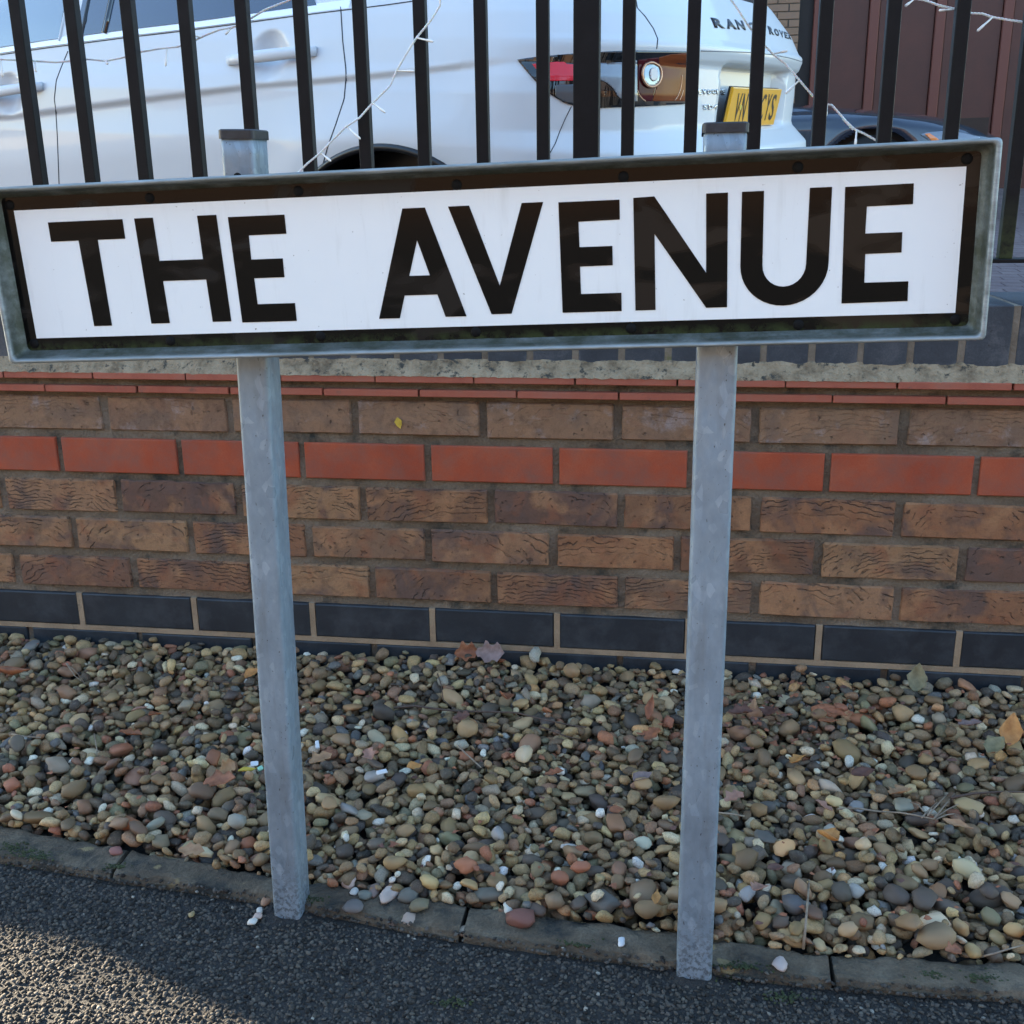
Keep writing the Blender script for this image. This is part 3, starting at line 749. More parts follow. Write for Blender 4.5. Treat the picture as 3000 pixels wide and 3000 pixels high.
# posts
def post(foot, top, w_, d_, yaw, capz, hole=None):
    foot = Vector(foot); top = Vector(top); h = (top-foot).length
    pts = rrect(w_/2, d_/2, .0045, 4)
    nz = 40; V = []; Fc = []; n = len(pts)
    for k in range(nz+1):
        for (x, y) in pts: V.append((x, y, h*k/nz))
    for k in range(nz):
        for i in range(n): j = (i+1) % n; Fc.append((k*n+i, k*n+j, (k+1)*n+j, (k+1)*n+i))
    Fc.append(tuple(nz*n+i for i in range(n)))
    o = obj_pd('post', V, Fc, MGALV)
    for p in o.data.polygons: p.use_smooth = len(p.vertices) == 4
    q = Vector((0, 0, 1)).rotation_difference((top-foot).normalized())
    mw = Matrix.Translation(foot) @ q.to_matrix().to_4x4() @ Matrix.Rotation(yaw, 4, 'Z')
    o.matrix_world = mw; o.parent = SIGN; o.matrix_parent_inverse = Matrix.Translation(-SIGN.location)
    bm = bmesh.new()
    pc = rrect(w_/2+.0016, d_/2+.0016, .005, 4)
    lo = [bm.verts.new((x, y, h-.006)) for x, y in pc]; mi = [bm.verts.new((x, y, h+.0018)) for x, y in pc]
    tp = [bm.verts.new((x*.93, y*.93, h+.0030)) for x, y in pc]
    for i in range(len(pc)):
        j = (i+1) % len(pc); bm.faces.new((lo[i], lo[j], mi[j], mi[i])); bm.faces.new((mi[i], mi[j], tp[j], tp[i]))
    bm.faces.new(tp)
    c_ = obj_bm('post_cap', bm, MCAP); c_.parent = o
    bm = bmesh.new(); tube(bm, [(0, 0, -.04), (0, 0, .0015), (0, 0, .006)], [.044, .036, .024], 22)
    for v__ in bm.verts: v__.co += Vector(noise.noise_vector(v__.co*120))*.004
    c2 = obj_bm('footing', bm, MTAR); c2.parent = o
    if hole:
        bm = bmesh.new(); tube(bm, [(hole[0], -d_/2-.0004, hole[1]), (hole[0], -d_/2+.004, hole[1])], .0045, 16)
        h_ = obj_bm('bolt_hole', bm, MBOLT); h_.parent = o
    return o
lf = on_y(800, 2695, -.712); lt = on_y(642, 388, -.722)
rf = on_y(1981, 2868, -.738); rt_ = on_y(2063, 372, -.708)
wl, dl, wr, dr = .0335, .040, .0385, .040
post((lf.x+wl/2+.0005, -.712+dl/2, ZT-.002), (lt.x+wl/2, -.722+dl/2, lt.z), wl, dl, 0, 0, (-.001, on_y(693, 512, -.722).z-ZT))
rf = on_y(1981, 2872, -.7525)
post((rf.x+wr/2, -.7525+dr/2, ZT-.003), (rt_.x+wr/2, -.708+dr/2, rt_.z), wr, dr, 0, 0)

# ------------------------------------------------------------------ cars: generic loft
def sgn(v): return -1. if v < 0 else 1.
class Car:
    def __init__(s, Wz, Xr, Xf, z0, z1, nz, name, loc, rot, extra=None, rear_p=(.45, .55, 2.6)):
        s.Wz, s.Xr, s.Xf = Wz, Xr, Xf
        s.mw = Matrix.Translation(loc) @ rot.to_4x4(); s.inv = s.mw.inverted()
        s.extra = extra; s.rp = rear_p
        s.z = np.linspace(z0, z1, nz); s.root = None
    def perim(s, z, xs):
        """points (X,Y) round the plan at height z; xs: relative params"""
        W = float(np.interp(z, *zip(*s.Wz))); xr = float(np.interp(z, *zip(*s.Xr))); xf = float(np.interp(z, *zip(*s.Xf)))
        xr -= .07; xf += .12
        rx, ry, p = s.rp; out = []
        ry = min(ry, W*.9); rx = min(rx, (xr-xf)*.35)
        xc = xr-rx; yc = W-ry
        for t in s.T:
            k, f = t
            if k == 0: X = xf+rx + (xc-xf-rx)*f; Y = -W
            elif k == 1:
                a = f*math.pi/2; X = xc+rx*abs(math.sin(a))**(2/p); Y = -(yc+ry*abs(math.cos(a))**(2/p))
            elif k == 2: X = xr; Y = -yc+2*yc*f
            elif k == 3:
                a = f*math.pi/2; X = xc+rx*abs(math.cos(a))**(2/p); Y = yc+ry*abs(math.sin(a))**(2/p)
            elif k == 4: X = xc+(xf+rx-xc)*f; Y = W
            elif k == 5:
                a = f*math.pi/2; X = xf+rx-rx*abs(math.sin(a))**(2/p); Y = yc+ry*abs(math.cos(a))**(2/p)
            elif k == 6: X = xf; Y = yc-2*yc*f
            else:
                a = f*math.pi/2; X = xf+rx-rx*abs(math.cos(a))**(2/p); Y = -(yc+ry*abs(math.sin(a))**(2/p))
            # crowned ends
            if k in (1, 2, 3): X += .07*(1-(Y/W)**2)
            if k in (5, 6, 7): X -= .12*(1-(Y/W)**2)
            out.append([X, Y])
        return out
    def build(s, ns=150, nc=26, nr=40, no=30):
        T = []
        # side points denser towards the rear
        for i in range(ns): T.append((0, 1-(1-i/ns)**1.5))
        for i in range(nc): T.append((1, i/nc))
        for i in range(nr): T.append((2, i/nr))
        for i in range(nc): T.append((3, i/nc))
        for i in range(no): T.append((4, i/no))
        for i in range(10): T.append((5, i/10))
        for i in range(8): T.append((6, i/8))
        for i in range(10): T.append((7, i/10))
        s.T = T; V = []; n = len(T)
        for z in s.z:
            for (X, Y), (k, f) in zip(s.perim(z, None), T):
                p = Vector((X, Y, z))
                if s.extra: p = s.extra(p, k)
                V.append(p)
        Fc = []
        for j in range(len(s.z)-1):
            for i in range(n):
                i2 = (i+1) % n; Fc.append((j*n+i, j*n+i2, (j+1)*n+i2, (j+1)*n+i))
        s.V, s.Fc, s.n = V, Fc, n
        s.bvh = BVHTree.FromPolygons(V, Fc)
        return V, Fc
    def hit(s, px, py, off=0.):
        o = s.inv @ Vector(CAM); d = (s.inv.to_3x3() @ Vector(ray(px, py))).normalized()
        h, nrm, idx, _ = s.bvh.ray_cast(o, d)
        if h is None: return None
        if nrm.dot(d) > 0: nrm = -nrm
        return h + nrm*off
    def add(s, name, me_or_o, parent=None):
        pass
def ribbon_on(car, pxs, width, off, name, m, parent, n=60):
    """narrow strip lying on the body along a path measured in the photograph"""
    pts = []
    seg = np.array(pxs, float); d = np.r_[0, np.cumsum(np.hypot(*np.diff(seg, axis=0).T))]
    for t in np.linspace(0, d[-1], n):
        h = car.hit(np.interp(t, d, seg[:, 0]), np.interp(t, d, seg[:, 1]), off)
        if h is not None: pts.append(h)
    if len(pts) < 2: return None
    bm = bmesh.new(); tube(bm, pts, width/2, 6)
    return obj_bm(name, bm, m, parent, True)
def patch_on(car, poly, off, name, m, parent, step=7, rim=.004):
    """lens or panel patch lying on the body, bounded by an outline"""
    bm = bmesh.new()
    vs_ = [bm.verts.new((x, y, 0)) for x, y in poly]; bm.faces.new(vs_)
    x0, x1 = min(p[0] for p in poly), max(p[0] for p in poly); y0, y1 = min(p[1] for p in poly), max(p[1] for p in poly)
    for x in np.arange(x0+step, x1, step):
        bmesh.ops.bisect_plane(bm, geom=bm.verts[:]+bm.edges[:]+bm.faces[:], plane_co=(x, 0, 0), plane_no=(1, 0, 0))
    for y in np.arange(y0+step, y1, step):
        bmesh.ops.bisect_plane(bm, geom=bm.verts[:]+bm.edges[:]+bm.faces[:], plane_co=(0, y, 0), plane_no=(0, 1, 0))
    bad = []
    for v in bm.verts:
        h = car.hit(v.co.x, v.co.y, off)
        if h is None: bad.append(v)
        else: v.co = h
    bmesh.ops.delete(bm, geom=bad, context='VERTS')
    bmesh.ops.triangulate(bm, faces=bm.faces)
    be = [e for e in bm.edges if e.is_boundary]
    r = bmesh.ops.extrude_edge_only(bm, edges=be)
    o_ = car.inv @ Vector(CAM)
    for v in [g_ for g_ in r['geom'] if isinstance(g_, bmesh.types.BMVert)]:
        v.co += (v.co-o_).normalized()*rim
    bmesh.ops.recalc_face_normals(bm, faces=bm.faces)
    o = obj_bm(name, bm, m, parent, False)
    for p in o.data.polygons: p.use_smooth = True
    return o
FONT = bpy.data.fonts[0] if bpy.data.fonts else None
def text_on(car, txt, quad, off, name, m, parent, space=1., bold=0., thick=.0, every=True, skip=''):
    """raised lettering mapped on the body: quad = TL, TR, BR, BL in photo pixels"""
    cu = bpy.data.curves.new('t', 'FONT'); cu.body = txt; cu.space_character = space; cu.offset = bold; cu.resolution_u = 3
    to = bpy.data.objects.new('t', cu); C.objects.link(to)
    bpy.context.view_layer.update()
    me = bpy.data.meshes.new_from_object(to); bpy.data.objects.remove(to)
    co = np.array([v.co[:2] for v in me.vertices]); mn = co.min(0); mx = co.max(0); uv = (co-mn)/(mx-mn)
    tl, tr, br, bl = [np.array(q, float) for q in quad]
    bm = bmesh.new(); bm.from_mesh(me)
    bm.verts.ensure_lookup_table(); bad = []
    for v, (u_, w_) in zip(list(bm.verts), uv):
        p = (bl*(1-u_)+br*u_)*(1-w_)+(tl*(1-u_)+tr*u_)*w_
        h = car.hit(p[0], p[1], off)
        if h is None: bad.append(v)
        else: v.co = h
    if bad: bmesh.ops.delete(bm, geom=bad, context='VERTS')
    if thick:
        r = bmesh.ops.extrude_face_region(bm, geom=bm.faces[:])
        o_ = car.inv @ Vector(CAM)
        for v in [g_ for g_ in r['geom'] if isinstance(g_, bmesh.types.BMVert)]: v.co += (o_-v.co).normalized()*thick
    return obj_bm(name, bm, m, parent)

# ---- white SUV
CR = (Matrix.Rotation(-.344, 3, 'Z') @ Matrix.Rotation(.054, 3, 'X') @ Matrix.Rotation(.059, 3, 'Y'))
Wz = [(.2, .80), (.3, .88), (.45, .91), (.6, .925), (.8, .945), (.93, .940), (.97, .930), (1.0, .918), (1.06, .905), (1.12, .885), (1.2, .845), (1.3, .80), (1.4, .745), (1.5, .69), (1.56, .64), (1.6, .50), (1.615, .25)]
Xr = [(.2, -.16), (.3, -.05), (.5, -.01), (.72, 0), (.79, -.012), (.82, -.045), (.84, -.065), (1.0, -.060), (1.04, -.045), (1.056, -.045), (1.066, -.058), (1.12, -.085), (1.2, -.15), (1.3, -.25), (1.4, -.37), (1.5, -.47), (1.56, -.56), (1.6, -.8), (1.615, -1.1)]
Xf = [(.2, -4.2), (.35, -4.33), (.7, -4.35), (.88, -4.22), (.94, -4.0), (1.0, -3.55), (1.05, -3.2), (1.1, -3.05), (1.5, -2.35), (1.56, -2.2), (1.6, -1.95), (1.615, -1.7)]
state = {'crease': None, 'dents': []}
def sm(a, b, x):
    t = max(0, min(1, (x-a)/(b-a))); return t*t*(3-2*t)
def suv_extra(p, k):
    z = p.z; X = p.x; ay = abs(p.y)
    if k in (1, 2, 3):
        # tailgate recess below the lip, plate recess deeper
        f = sm(.835, .855, z)*(1-sm(1.008, 1.016, z))
        r1 = (1-sm(.60, .70, ay))*.006*f
        r2 = (1-sm(.325, .345, ay))*.045*f
        p.x -= r1+r2
    if k in (0, 1, 3, 4):
        # wheel arch flare
        for xc in (-.79, -3.45):
            dx = X-xc; dz = z-.36; r = (abs(dx)**2.1+abs(dz)**2.1)**(1/2.1)
            fl = math.exp(-((r-.45)/.10)**2)*.018
            p.y += math.copysign(fl, p.y)
        if state['crease'] is not None and X < -.40:
            zc = np.interp(X, *state['crease']); d = z-zc
            dent = .012*sm(0, .016, -d)*(1-sm(.02, .17, -d))*sm(-.40, -.6, X)
            p.y -= math.copysign(dent, p.y)
    for (c, rx, rz, dp) in state['dents']:
        if k == 0:
            q = ((p.x-c.x)/rx)**2+((p.z-c.z)/rz)**2
            if q < 1: p.y += dp*(1-q)**.8
    return p
suv = Car(Wz, Xr, Xf, .2, 1.615, 220, 'suv', Vector((1.345, 1.887, .045)), CR, suv_extra)
suv.build()
# locate crease and handles on the plain body, then rebuild with them
cr_px = [(0, 337), (130, 322), (259, 305), (400, 287), (543, 269), (745, 243), (914, 231), (1100, 212), (1217, 200), (1394, 179), (1500, 168)]
hh = [suv.hit(*p) for p in cr_px]; hh = [h for h in hh if h is not None]; hh.sort(key=lambda h: h.x)
state['crease'] = ([-4.4]+[h.x for h in hh], [hh[0].z-.03]+[h.z for h in hh])
for c in ((790, 163), (22, 275)):
    h = suv.hit(*c)
    if h is not None: state['dents'].append((h, .062, .066, .030))
V, Fc = suv.build()
SUV = empty('white_suv', (0, 0, 0)); SUV.matrix_world = suv.mw
tag(SUV, 'white four wheel drive car parked behind the fence, seen from its rear left corner', 'car')
# classify faces
n = suv.n
belt_px = [(0, 152), (120, 134), (242, 118), (357, 103), (520, 84), (690, 62), (850, 40), (998, 22), (1130, 6), (1200, -4), (1370, -30)]
bh = [suv.hit(*p) for p in belt_px]; bh = sorted([h for h in bh if h is not None], key=lambda h: h.x)
def belt(X): return float(np.interp(X, [-4.4]+[h.x for h in bh], [bh[0].z-.10]+[h.z for h in bh]))
def in_arch(X, z):
    for xc in (-.79, -3.45):
        if abs(X-xc) < .412 and z < .36+.425 and (abs(X-xc)/.412)**2.15+(max(0, z-.36)/.425)**2.15 < 1: return True
    return False
gap_r = [(998, 18), (1004, 120), (1013, 200), (1014, 226), (1008, 290), (985, 360), (960, 430), (940, 505), (930, 560), (928, 640)]
gap_m = [(199, 150), (180, 195), (165, 235), (159, 290), (163, 320), (168, 400), (173, 541), (176, 640)]
gr = sorted([h for h in (suv.hit(*p) for p in gap_r) if h], key=lambda h: h.z); gm = sorted([h for h in (suv.hit(*p) for p in gap_m) if h], key=lambda h: h.z)
def gapx(g_, z): return float(np.interp(z, [h.z for h in g_], [h.x for h in g_]))
groups = {k: [] for k in ('body', 'rear_door', 'front_door', 'windscreen', 'rear_window')}
for f in Fc:
    c = (V[f[0]]+V[f[1]]+V[f[2]]+V[f[3]])/4
    side = abs(c.y) > .5 and -4.0 < c.x < -.35
    i_ = f[0] % n; k = suv.T[i_][0]
    if c.z < .98 and abs(c.y) > .6 and in_arch(c.x, c.z): continue
    b = belt(c.x)
    key = 'body'
    if k in (0, 4) and c.z > b+.018 and c.z < 1.50 and c.x < -.95+(c.z-1.1)*-.6 and c.x > -3.0+(c.z-1.05)*1.35:
        key = 'body'
    elif k == 0 and c.z > .33 and c.z <= b+.018:
        if gapx(gm, c.z) < c.x < gapx(gr, c.z): key = 'rear_door'
        elif gapx(gm, c.z)-1.15 < c.x < gapx(gm, c.z): key = 'front_door'
    elif k in (2,) and 1.20 < c.z < 1.47 and abs(c.y) < .62: key = 'rear_window'
    elif k in (6,) and c.z > 1.10 and c.z < 1.5: key = 'windscreen'
    groups[key].append(f)
full = bpy.data.meshes.new('tmp'); full.from_pydata([tuple(v) for v in V], [], Fc); full.update()
vn = [tuple(x.vector) for x in full.vertex_normals]
parts = {}
for key, m_ in (('body', MPAINT), ('rear_door', MPAINT), ('front_door', MPAINT), ('rear_window', MGLASS), ('windscreen', MGLASS)):
    fs = groups[key]; used = sorted({i for f in fs for i in f}); mp = {u: i for i, u in enumerate(used)}
    if not fs: continue
    o = obj_pd(key, [V[u] for u in used], [tuple(mp[i] for i in f) for f in fs], m_, SUV, True)
    o.data.normals_split_custom_set_from_vertices([vn[u] for u in used]); parts[key] = o
bm = bmesh.new(); top = [bm.verts.new(V[(len(suv.z)-1)*n+i]) for i in range(n)]; bm.faces.new(top); obj_bm('roof', bm, MPAINT, SUV)
bm = bmesh.new(); box(bm, -4.1, -.2, -.78, .78, .22, .95); obj_bm('underbody', bm, MBLK, SUV)
def glass_patch(name, m_, xa, xb, sy):
    nx_, nz_ = 60, 14; V_ = []; F_ = []
    for i in range(nx_+1):
        X = xa(0)+(xb(0)-xa(0))*i/nx_
        for j in range(nz_+1):
            t = j/nz_; zb = belt(X)+.014; Z = zb+(1.49-zb)*t
            Xs = xa(t)+(xb(t)-xa(t))*i/nx_
            h_ = suv.bvh.ray_cast(Vector((Xs, sy*2, Z)), Vector((0, -sy, 0)))[0] or Vector((Xs, sy*.7, Z))
            V_.append(h_+Vector((0, sy*.0025, 0)))
    for i in range(nx_):
        for j in range(nz_): a = i*(nz_+1)+j; F_.append((a, a+nz_+1, a+nz_+2, a+1) if sy < 0 else (a, a+1, a+nz_+2, a+nz_+1))
    return obj_pd(name, V_, F_, m_, SUV, True)
GW = {}
for sy in (-1, 1):
    xm = gapx(gm, 1.0)
    GW[sy] = glass_patch('rear_side_window', MGLASS, lambda t: xm+.055-.02*t, lambda t: -1.06-.30*t, sy)
    GF = glass_patch('front_side_window', MGLASF, lambda t: -3.05+.70*t, lambda t: xm-.02-.02*t, sy)
parts['window'] = GW[-1]; parts['front_window'] = GF if sy < 0 else GF
# belt strip
def off_px(l_, dy): return [(x, y+dy) for x, y in l_]
pts = []
for X in np.linspace(-3.4, -.95, 70):
    h, nr_, i_, _ = suv.bvh.ray_cast(Vector((X, -2, belt(X)+.006)), Vector((0, 1, 0)))
    if h: pts.append(h+Vector((0, -.002, 0)))
bm = bmesh.new(); 
for a, b in zip(pts, pts[1:]):
    vv = [bm.verts.new(p) for p in (a+Vector((0, -.004, -.010)), b+Vector((0, -.004, -.010)), b+Vector((0, .006, .012)), a+Vector((0, .006, .012)))]
    bm.faces.new(vv)
bmesh.ops.remove_doubles(bm, verts=bm.verts, dist=1e-5)
obj_bm('belt_strip', bm, mat('satin_white_strip', (.8, .82, .86), .25, .2, **{'Coat Weight': 1.}), SUV, True)
ribbon_on(suv, off_px(belt_px, 9), .003, .0005, 'panel_gap', MGAP, parts['body'])
ribbon_on(suv, gap_r, .005, -.001, 'panel_gap', MGAP, parts['body'], 90)
ribbon_on(suv, gap_m, .005, -.001, 'panel_gap', MGAP, parts['body'], 90)
ribbon_on(suv, [(1860, -20), (1867, 23), (1890, 48), (1914, 83), (1927, 114), (1924, 143)], .0045, -.001, 'panel_gap', MGAP, parts['body'])
ribbon_on(suv, [(1674, 312), (1656, 348), (1640, 385), (1627, 420), (1611, 449), (1600, 470)], .003, -.0005, 'panel_gap', MGAP, parts['body'])
# window pillar strips
ribbon_on(suv, [(240, 108), (250, 60), (262, 0), (270, -40)], .012, .001, 'pillar_seal', MBLK, parts['window'])
ribbon_on(suv, [(307, 98), (318, 50), (329, 0), (336, -40)], .020, .001, 'pillar_seal', MGLOSSB, parts['window'])
ribbon_on(suv, [(174, 120), (184, 72), (190, 40)], .008, .001, 'pillar_trim', mat('pale_trim', (.6, .62, .64), .3), parts['front_window'])
# door handles
def handle(a, b, door):
    A = suv.hit(*a); B = suv.hit(*b)
    if A is None: A = suv.hit(0, a[1])
    bm = bmesh.new(); cs = []
    for k in range(15):
        t = k/14; p = A.lerp(B, t); bow = math.sin(math.pi*min(1, max(0, t)))**.5*.034
        pr = suv.bvh.ray_cast(Vector((p.x, -2, p.z)), Vector((0, 1, 0)))[0]
        yb_ = min(A.y, B.y) if pr is None else min(pr.y, A.lerp(B, t).y)
        c = Vector((p.x, yb_-bow*.75-.004, p.z)); hz = .0165*(.75+.25*math.sin(math.pi*t)) ; hy = .009
        cs.append([bm.verts.new(c+Vector((0, hy*math.cos(q), hz*math.sin(q)))) for q in np.linspace(0, 2*math.pi, 13)[:-1]])
    for r1, r2 in zip(cs, cs[1:]):
        for i in range(12): bm.faces.new((r1[i], r1[(i+1) % 12], r2[(i+1) % 12], r2[i]))
    bm.faces.new(cs[0]); bm.faces.new(cs[-1][::-1]); bmesh.ops.recalc_face_normals(bm, faces=bm.faces)
    return obj_bm('handle', bm, MPAINT, door, True)
handle((671, 178), (929, 150), parts['rear_door'])
handle((-90, 286), (127, 252), parts['front_door'])
# arch liner + wheels
for xc in (-.79, -3.45):
    for sy in (-1, 1):
        bm = bmesh.new(); rings = []
        for yy in (.955, .60):
            rings.append([bm.verts.new((xc+.416*math.cos(a), sy*yy, .36+.430*math.sin(a))) for a in np.linspace(0, math.pi, 41)])
        for i in range(40): bm.faces.new((rings[0][i], rings[0][i+1], rings[1][i+1], rings[1][i]))
        bm.faces.new(rings[1]); obj_bm('arch_liner', bm, MBLK, SUV, True)
        lip = []
        for a in np.linspace(0, math.pi, 61):
            h_ = suv.bvh.ray_cast(Vector((xc+.417*math.cos(a), sy*2, .36+.430*math.sin(a))), Vector((0, -sy, 0)))[0]
            if h_: lip.append(h_)
        bm = bmesh.new(); tube(bm, lip, .010, 8); obj_bm('arch_lip', bm, MBLK, SUV, True)
        w_ = empty('wheel', (xc, sy*.82, .365), SUV)
        bm = bmesh.new(); prof_ = [(.24, -.11), (.34, -.115), (.362, -.09), (.366, 0), (.362, .09), (.34, .115), (.24, .11)]
        rg = [[bm.verts.new((r*math.cos(a), y, r*math.sin(a))) for r, y in prof_] for a in np.linspace(0, 2*math.pi, 49)[:-1]]
        for i in range(48):
            for j in range(len(prof_)-1): bm.faces.new((rg[i][j], rg[(i+1) % 48][j], rg[(i+1) % 48][j+1], rg[i][j+1]))
        obj_bm('tyre', bm, MTYRE, w_, True)
        bm = bmesh.new()
        for k in range(5):
            a = 2*math.pi*k/5
            tube(bm, [(0, sy*.09, 0), (.12*math.cos(a), sy*.095, .12*math.sin(a)), (.245*math.cos(a), sy*.08, .245*math.sin(a))], [.05, .028, .032], 8)
        tube(bm, [(.245*math.cos(a), sy*.08, .245*math.sin(a)) for a in np.linspace(0, 2*math.pi, 40)], .012, 6)
        obj_bm('rim', bm, MRIM, w_, True)
# tail lamp
lampP = [(1515, 175), (1560, 168), (1620, 162), (1700, 155), (1780, 150), (1850, 147), (1930, 148), (2020, 149), (2020, 302), (1990, 306), (1930, 309), (1850, 313), (1757, 316), (1690, 312), (1650, 300), (1610, 275), (1575, 245), (1545, 212)]
lamp = patch_on(suv, lampP, .003, 'tail_lamp', MGLOSSB, parts['body'])
lz = lambda x, y: (1500+x/3.513, 100+y/3.513)
patch_on(suv, [lz(210, 315), lz(385, 298), lz(530, 285), lz(560, 312), lz(700, 322), lz(700, 480), lz(560, 484), lz(385, 488), lz(300, 430)], .005, 'red_lens', MREDL, lamp, 5, .002)
patch_on(suv, [lz(445, 530), lz(620, 520), lz(760, 520), lz(760, 700), lz(610, 715), (1500+520/3.513, 100+690/3.513), lz(445, 640)], .005, 'reflector', mat('reflector_grey', (.07, .08, .09), .2), lamp, 5, .002)
patch_on(suv, [lz(760, 310), lz(900, 298), lz(1150, 285), lz(1275, 265), lz(1275, 420), lz(1278, 690), lz(1140, 690), lz(1080, 640), lz(1030, 560), lz(960, 500), lz(900, 475), lz(760, 470)], .005, 'clear_lens', MCLEAR, lamp, 5, .002)
patch_on(suv, [lz(1285, 265), lz(1500, 235), lz(1500, 430), lz(1430, 690), lz(1350, 690), lz(1285, 590)], .0034, 'dark_red_lens', MDRED, lamp, 5, .0003)
MREFL = mat('brown_reflection_lens', (.17, .045, .016), .12, 0, **{'Coat Weight': 0, 'Specular IOR Level': .12})  # brown of the reflected brick houses is mixed into this lens colour
patch_on(suv, [lz(1505, 235), lz(1620, 205), lz(1790, 190), lz(1785, 690), lz(1435, 690), lz(1505, 430)], .0034, 'reflection_lens', MREFL, lamp, 5, .0003)
def ring_on(cx_, cy_, rx, ry, wd, off, name, m):
    pts = [suv.hit(cx_+rx*math.cos(a), cy_+ry*math.sin(a), off) for a in np.linspace(0, 2*math.pi, 49)]
    bm = bmesh.new(); tube(bm, pts, wd, 6, False); return obj_bm(name, bm, m, lamp, True)
cxl, cyl = lz(1416, 415)
patch_on(suv, [(cxl+25*math.cos(a), cyl+35*math.sin(a)) for a in np.linspace(0, 2*math.pi, 33)[:-1]], .009, 'round_lens', mat('pale_bulb_lens', (.22, .25, .28), .08, .5), lamp, 5, .004)
patch_on(suv, [(cxl+5+12*math.cos(a), cyl+1+20*math.sin(a)) for a in np.linspace(0, 2*math.pi, 25)[:-1]], .011, 'bulb', mat('pale_bulb', (.62, .56, .52), .2), lamp, 5, .002)
ring_on(cxl, cyl, 27, 37, .0035, .009, 'lens_ring', MRING)
for arc in ([(1282, 575), (1305, 630), (1335, 668), (1368, 690)], [(1738, 420), (1735, 500), (1722, 570), (1695, 640), (1662, 685)], [(1752, 575), (1740, 620), (1715, 680)]):
    ribbon_on(suv, [lz(*p) for p in arc], .0028, .0035, 'lens_ring', MRING, lamp, 20)
# lettering
az = lambda x, y: (2000+x/4.293, y/4.293)
MBADGE = mat('bright_badge_metal', (.78, .78, .76), .25, .7)
MBLB = mat('black_badge', (.012, .012, .02), .35)
def ip(x, l_): return float(np.interp(x, [p[0] for p in l_], [p[1] for p in l_]))
yt_ = [(345, 222), (700, 252), (1065, 325), (1390, 440)]; yb_ = [(345, 345), (400, 350), (800, 380), (1150, 442), (1400, 510)]
for ch_, x0, x1 in (('R', 345, 478), ('A', 508, 632), ('N', 648, 750), ('G', 805, 900), ('E', 925, 990), ('R', 1062, 1125), ('O', 1140, 1195), ('V', 1205, 1255), ('E', 1265, 1305), ('R', 1312, 1352)):
    sh = 58*(1-(x0-345)/1400)
    text_on(suv, ch_, [az(x0, ip(x0, yt_)), az(x1, ip(x1, yt_)), az(x1+sh, ip(x1+sh, yb_)), az(x0+sh, ip(x0+sh, yb_))], .001, 'badge_letter', MBLB, parts['body'], 1, .045, .002)
for i, ch_ in enumerate('EVOQUE'):
    x0 = 188+59*i; text_on(suv, ch_, [az(x0, 1122), az(x0+50, 1122), az(x0+52, 1188), az(x0+2, 1188)], .001, 'badge_letter', MBADGE, parts['body'], 1, .04, .004)
for i, ch_ in enumerate('SD4'):
    x0 = 255+66*i; text_on(suv, ch_, [az(x0, 1312), az(x0+56, 1314), az(x0+58, 1380), az(x0+2, 1378)], .001, 'badge_letter', MBADGE, parts['body'], 1, .04, .004)
ribbon_on(suv, [az(230, 640), az(600, 650), az(860, 660), az(1150, 690), az(1350, 730), az(1500, 775)], .003, .0, 'panel_gap', mat('soft_gap', (.18, .19, .21), .6), parts['body'])
# number plate
pl = empty('number_plate', (-.079, 0, .900), SUV); pl.rotation_euler = (0, math.radians(9), 0)
bm = bmesh.new(); box(bm, -.004, .006, -.26, .26, -.0555, .0555, .003, 2); obj_bm('plate_sheet', bm, MYEL, pl)
bm = bmesh.new(); box(bm, -.010, -.004, -.2605, .258, -.0565, .0565, .002); obj_bm('plate_backing', bm, MBLK, pl)
def plate_text(txt, y0, y1, z0=-.0395, z1=.0395):
    cu = bpy.data.curves.new('t', 'FONT'); cu.body = txt; cu.offset = .012; cu.resolution_u = 3
    to = bpy.data.objects.new('t', cu); C.objects.link(to); bpy.context.view_layer.update()
    me = bpy.data.meshes.new_from_object(to); bpy.data.objects.remove(to)
    co = np.array([v.co[:2] for v in me.vertices]); mn, mx = co.min(0), co.max(0)
    for v in me.vertices:
        u_, w_ = (np.array(v.co[:2])-mn)/(mx-mn); v.co = (.0068, y0+(y1-y0)*u_, z0+(z1-z0)*w_)
    return link('plate_character', me, MBLK, pl)
for t_, a in (('V', -.205), ('N', -.145), ('C', .055), ('Y', .115), ('S', .172)): plate_text(t_, a, a+.046)
bm = bmesh.new(); tube(bm, [(.006, -.158, -.0), (.009, -.158, 0)], .008, 12); obj_bm('plate_screw', bm, mat('yellow_cap', (.8, .6, .1), .4), pl)

# ------------------------------------------------------------------ drive, pavers
def zd(x, y): return .045-.02*(x-1.345)+.075*(y-1.887)
bm = bmesh.new(); c_ = [(-14, .2), (14, .2), (14, 14), (-14, 14)]
t_ = [bm.verts.new((x, y, zd(x, y))) for x, y in c_]; bm.faces.new(t_)
DR = struct('driveway', obj_bm('driveway', bm, MPJ))
bm = bmesh.new(); box(bm, -.098, .098, -.048, .048, -.05, .004, .003); me = bpy.data.meshes.new('paver'); bm.to_mesh(me); bm.free(); me.materials.append(MPAV)
tilt = Vector((0, 0, 1)).rotation_difference(Vector((.02, -.075, 1)).normalized()).to_matrix().to_4x4()
k_ = 0
for j in range(60):
    for i in range(12):
        x = 2.25+.2*i+(.1 if j % 2 else 0)+.22*(j*.1); y = 3.3+.1*j
        d = np.array([x, y, zd(x, y)])-CAM; z = d@FW; u = 1500+F*(d@RT)/z
        if 2780 < u < 3350 and k_ < 299:
            o = bpy.data.objects.new('paver', me); C.objects.link(o); o.matrix_world = Matrix.Translation((x, y, zd(x, y))) @ tilt; o.parent = DR; k_ += 1

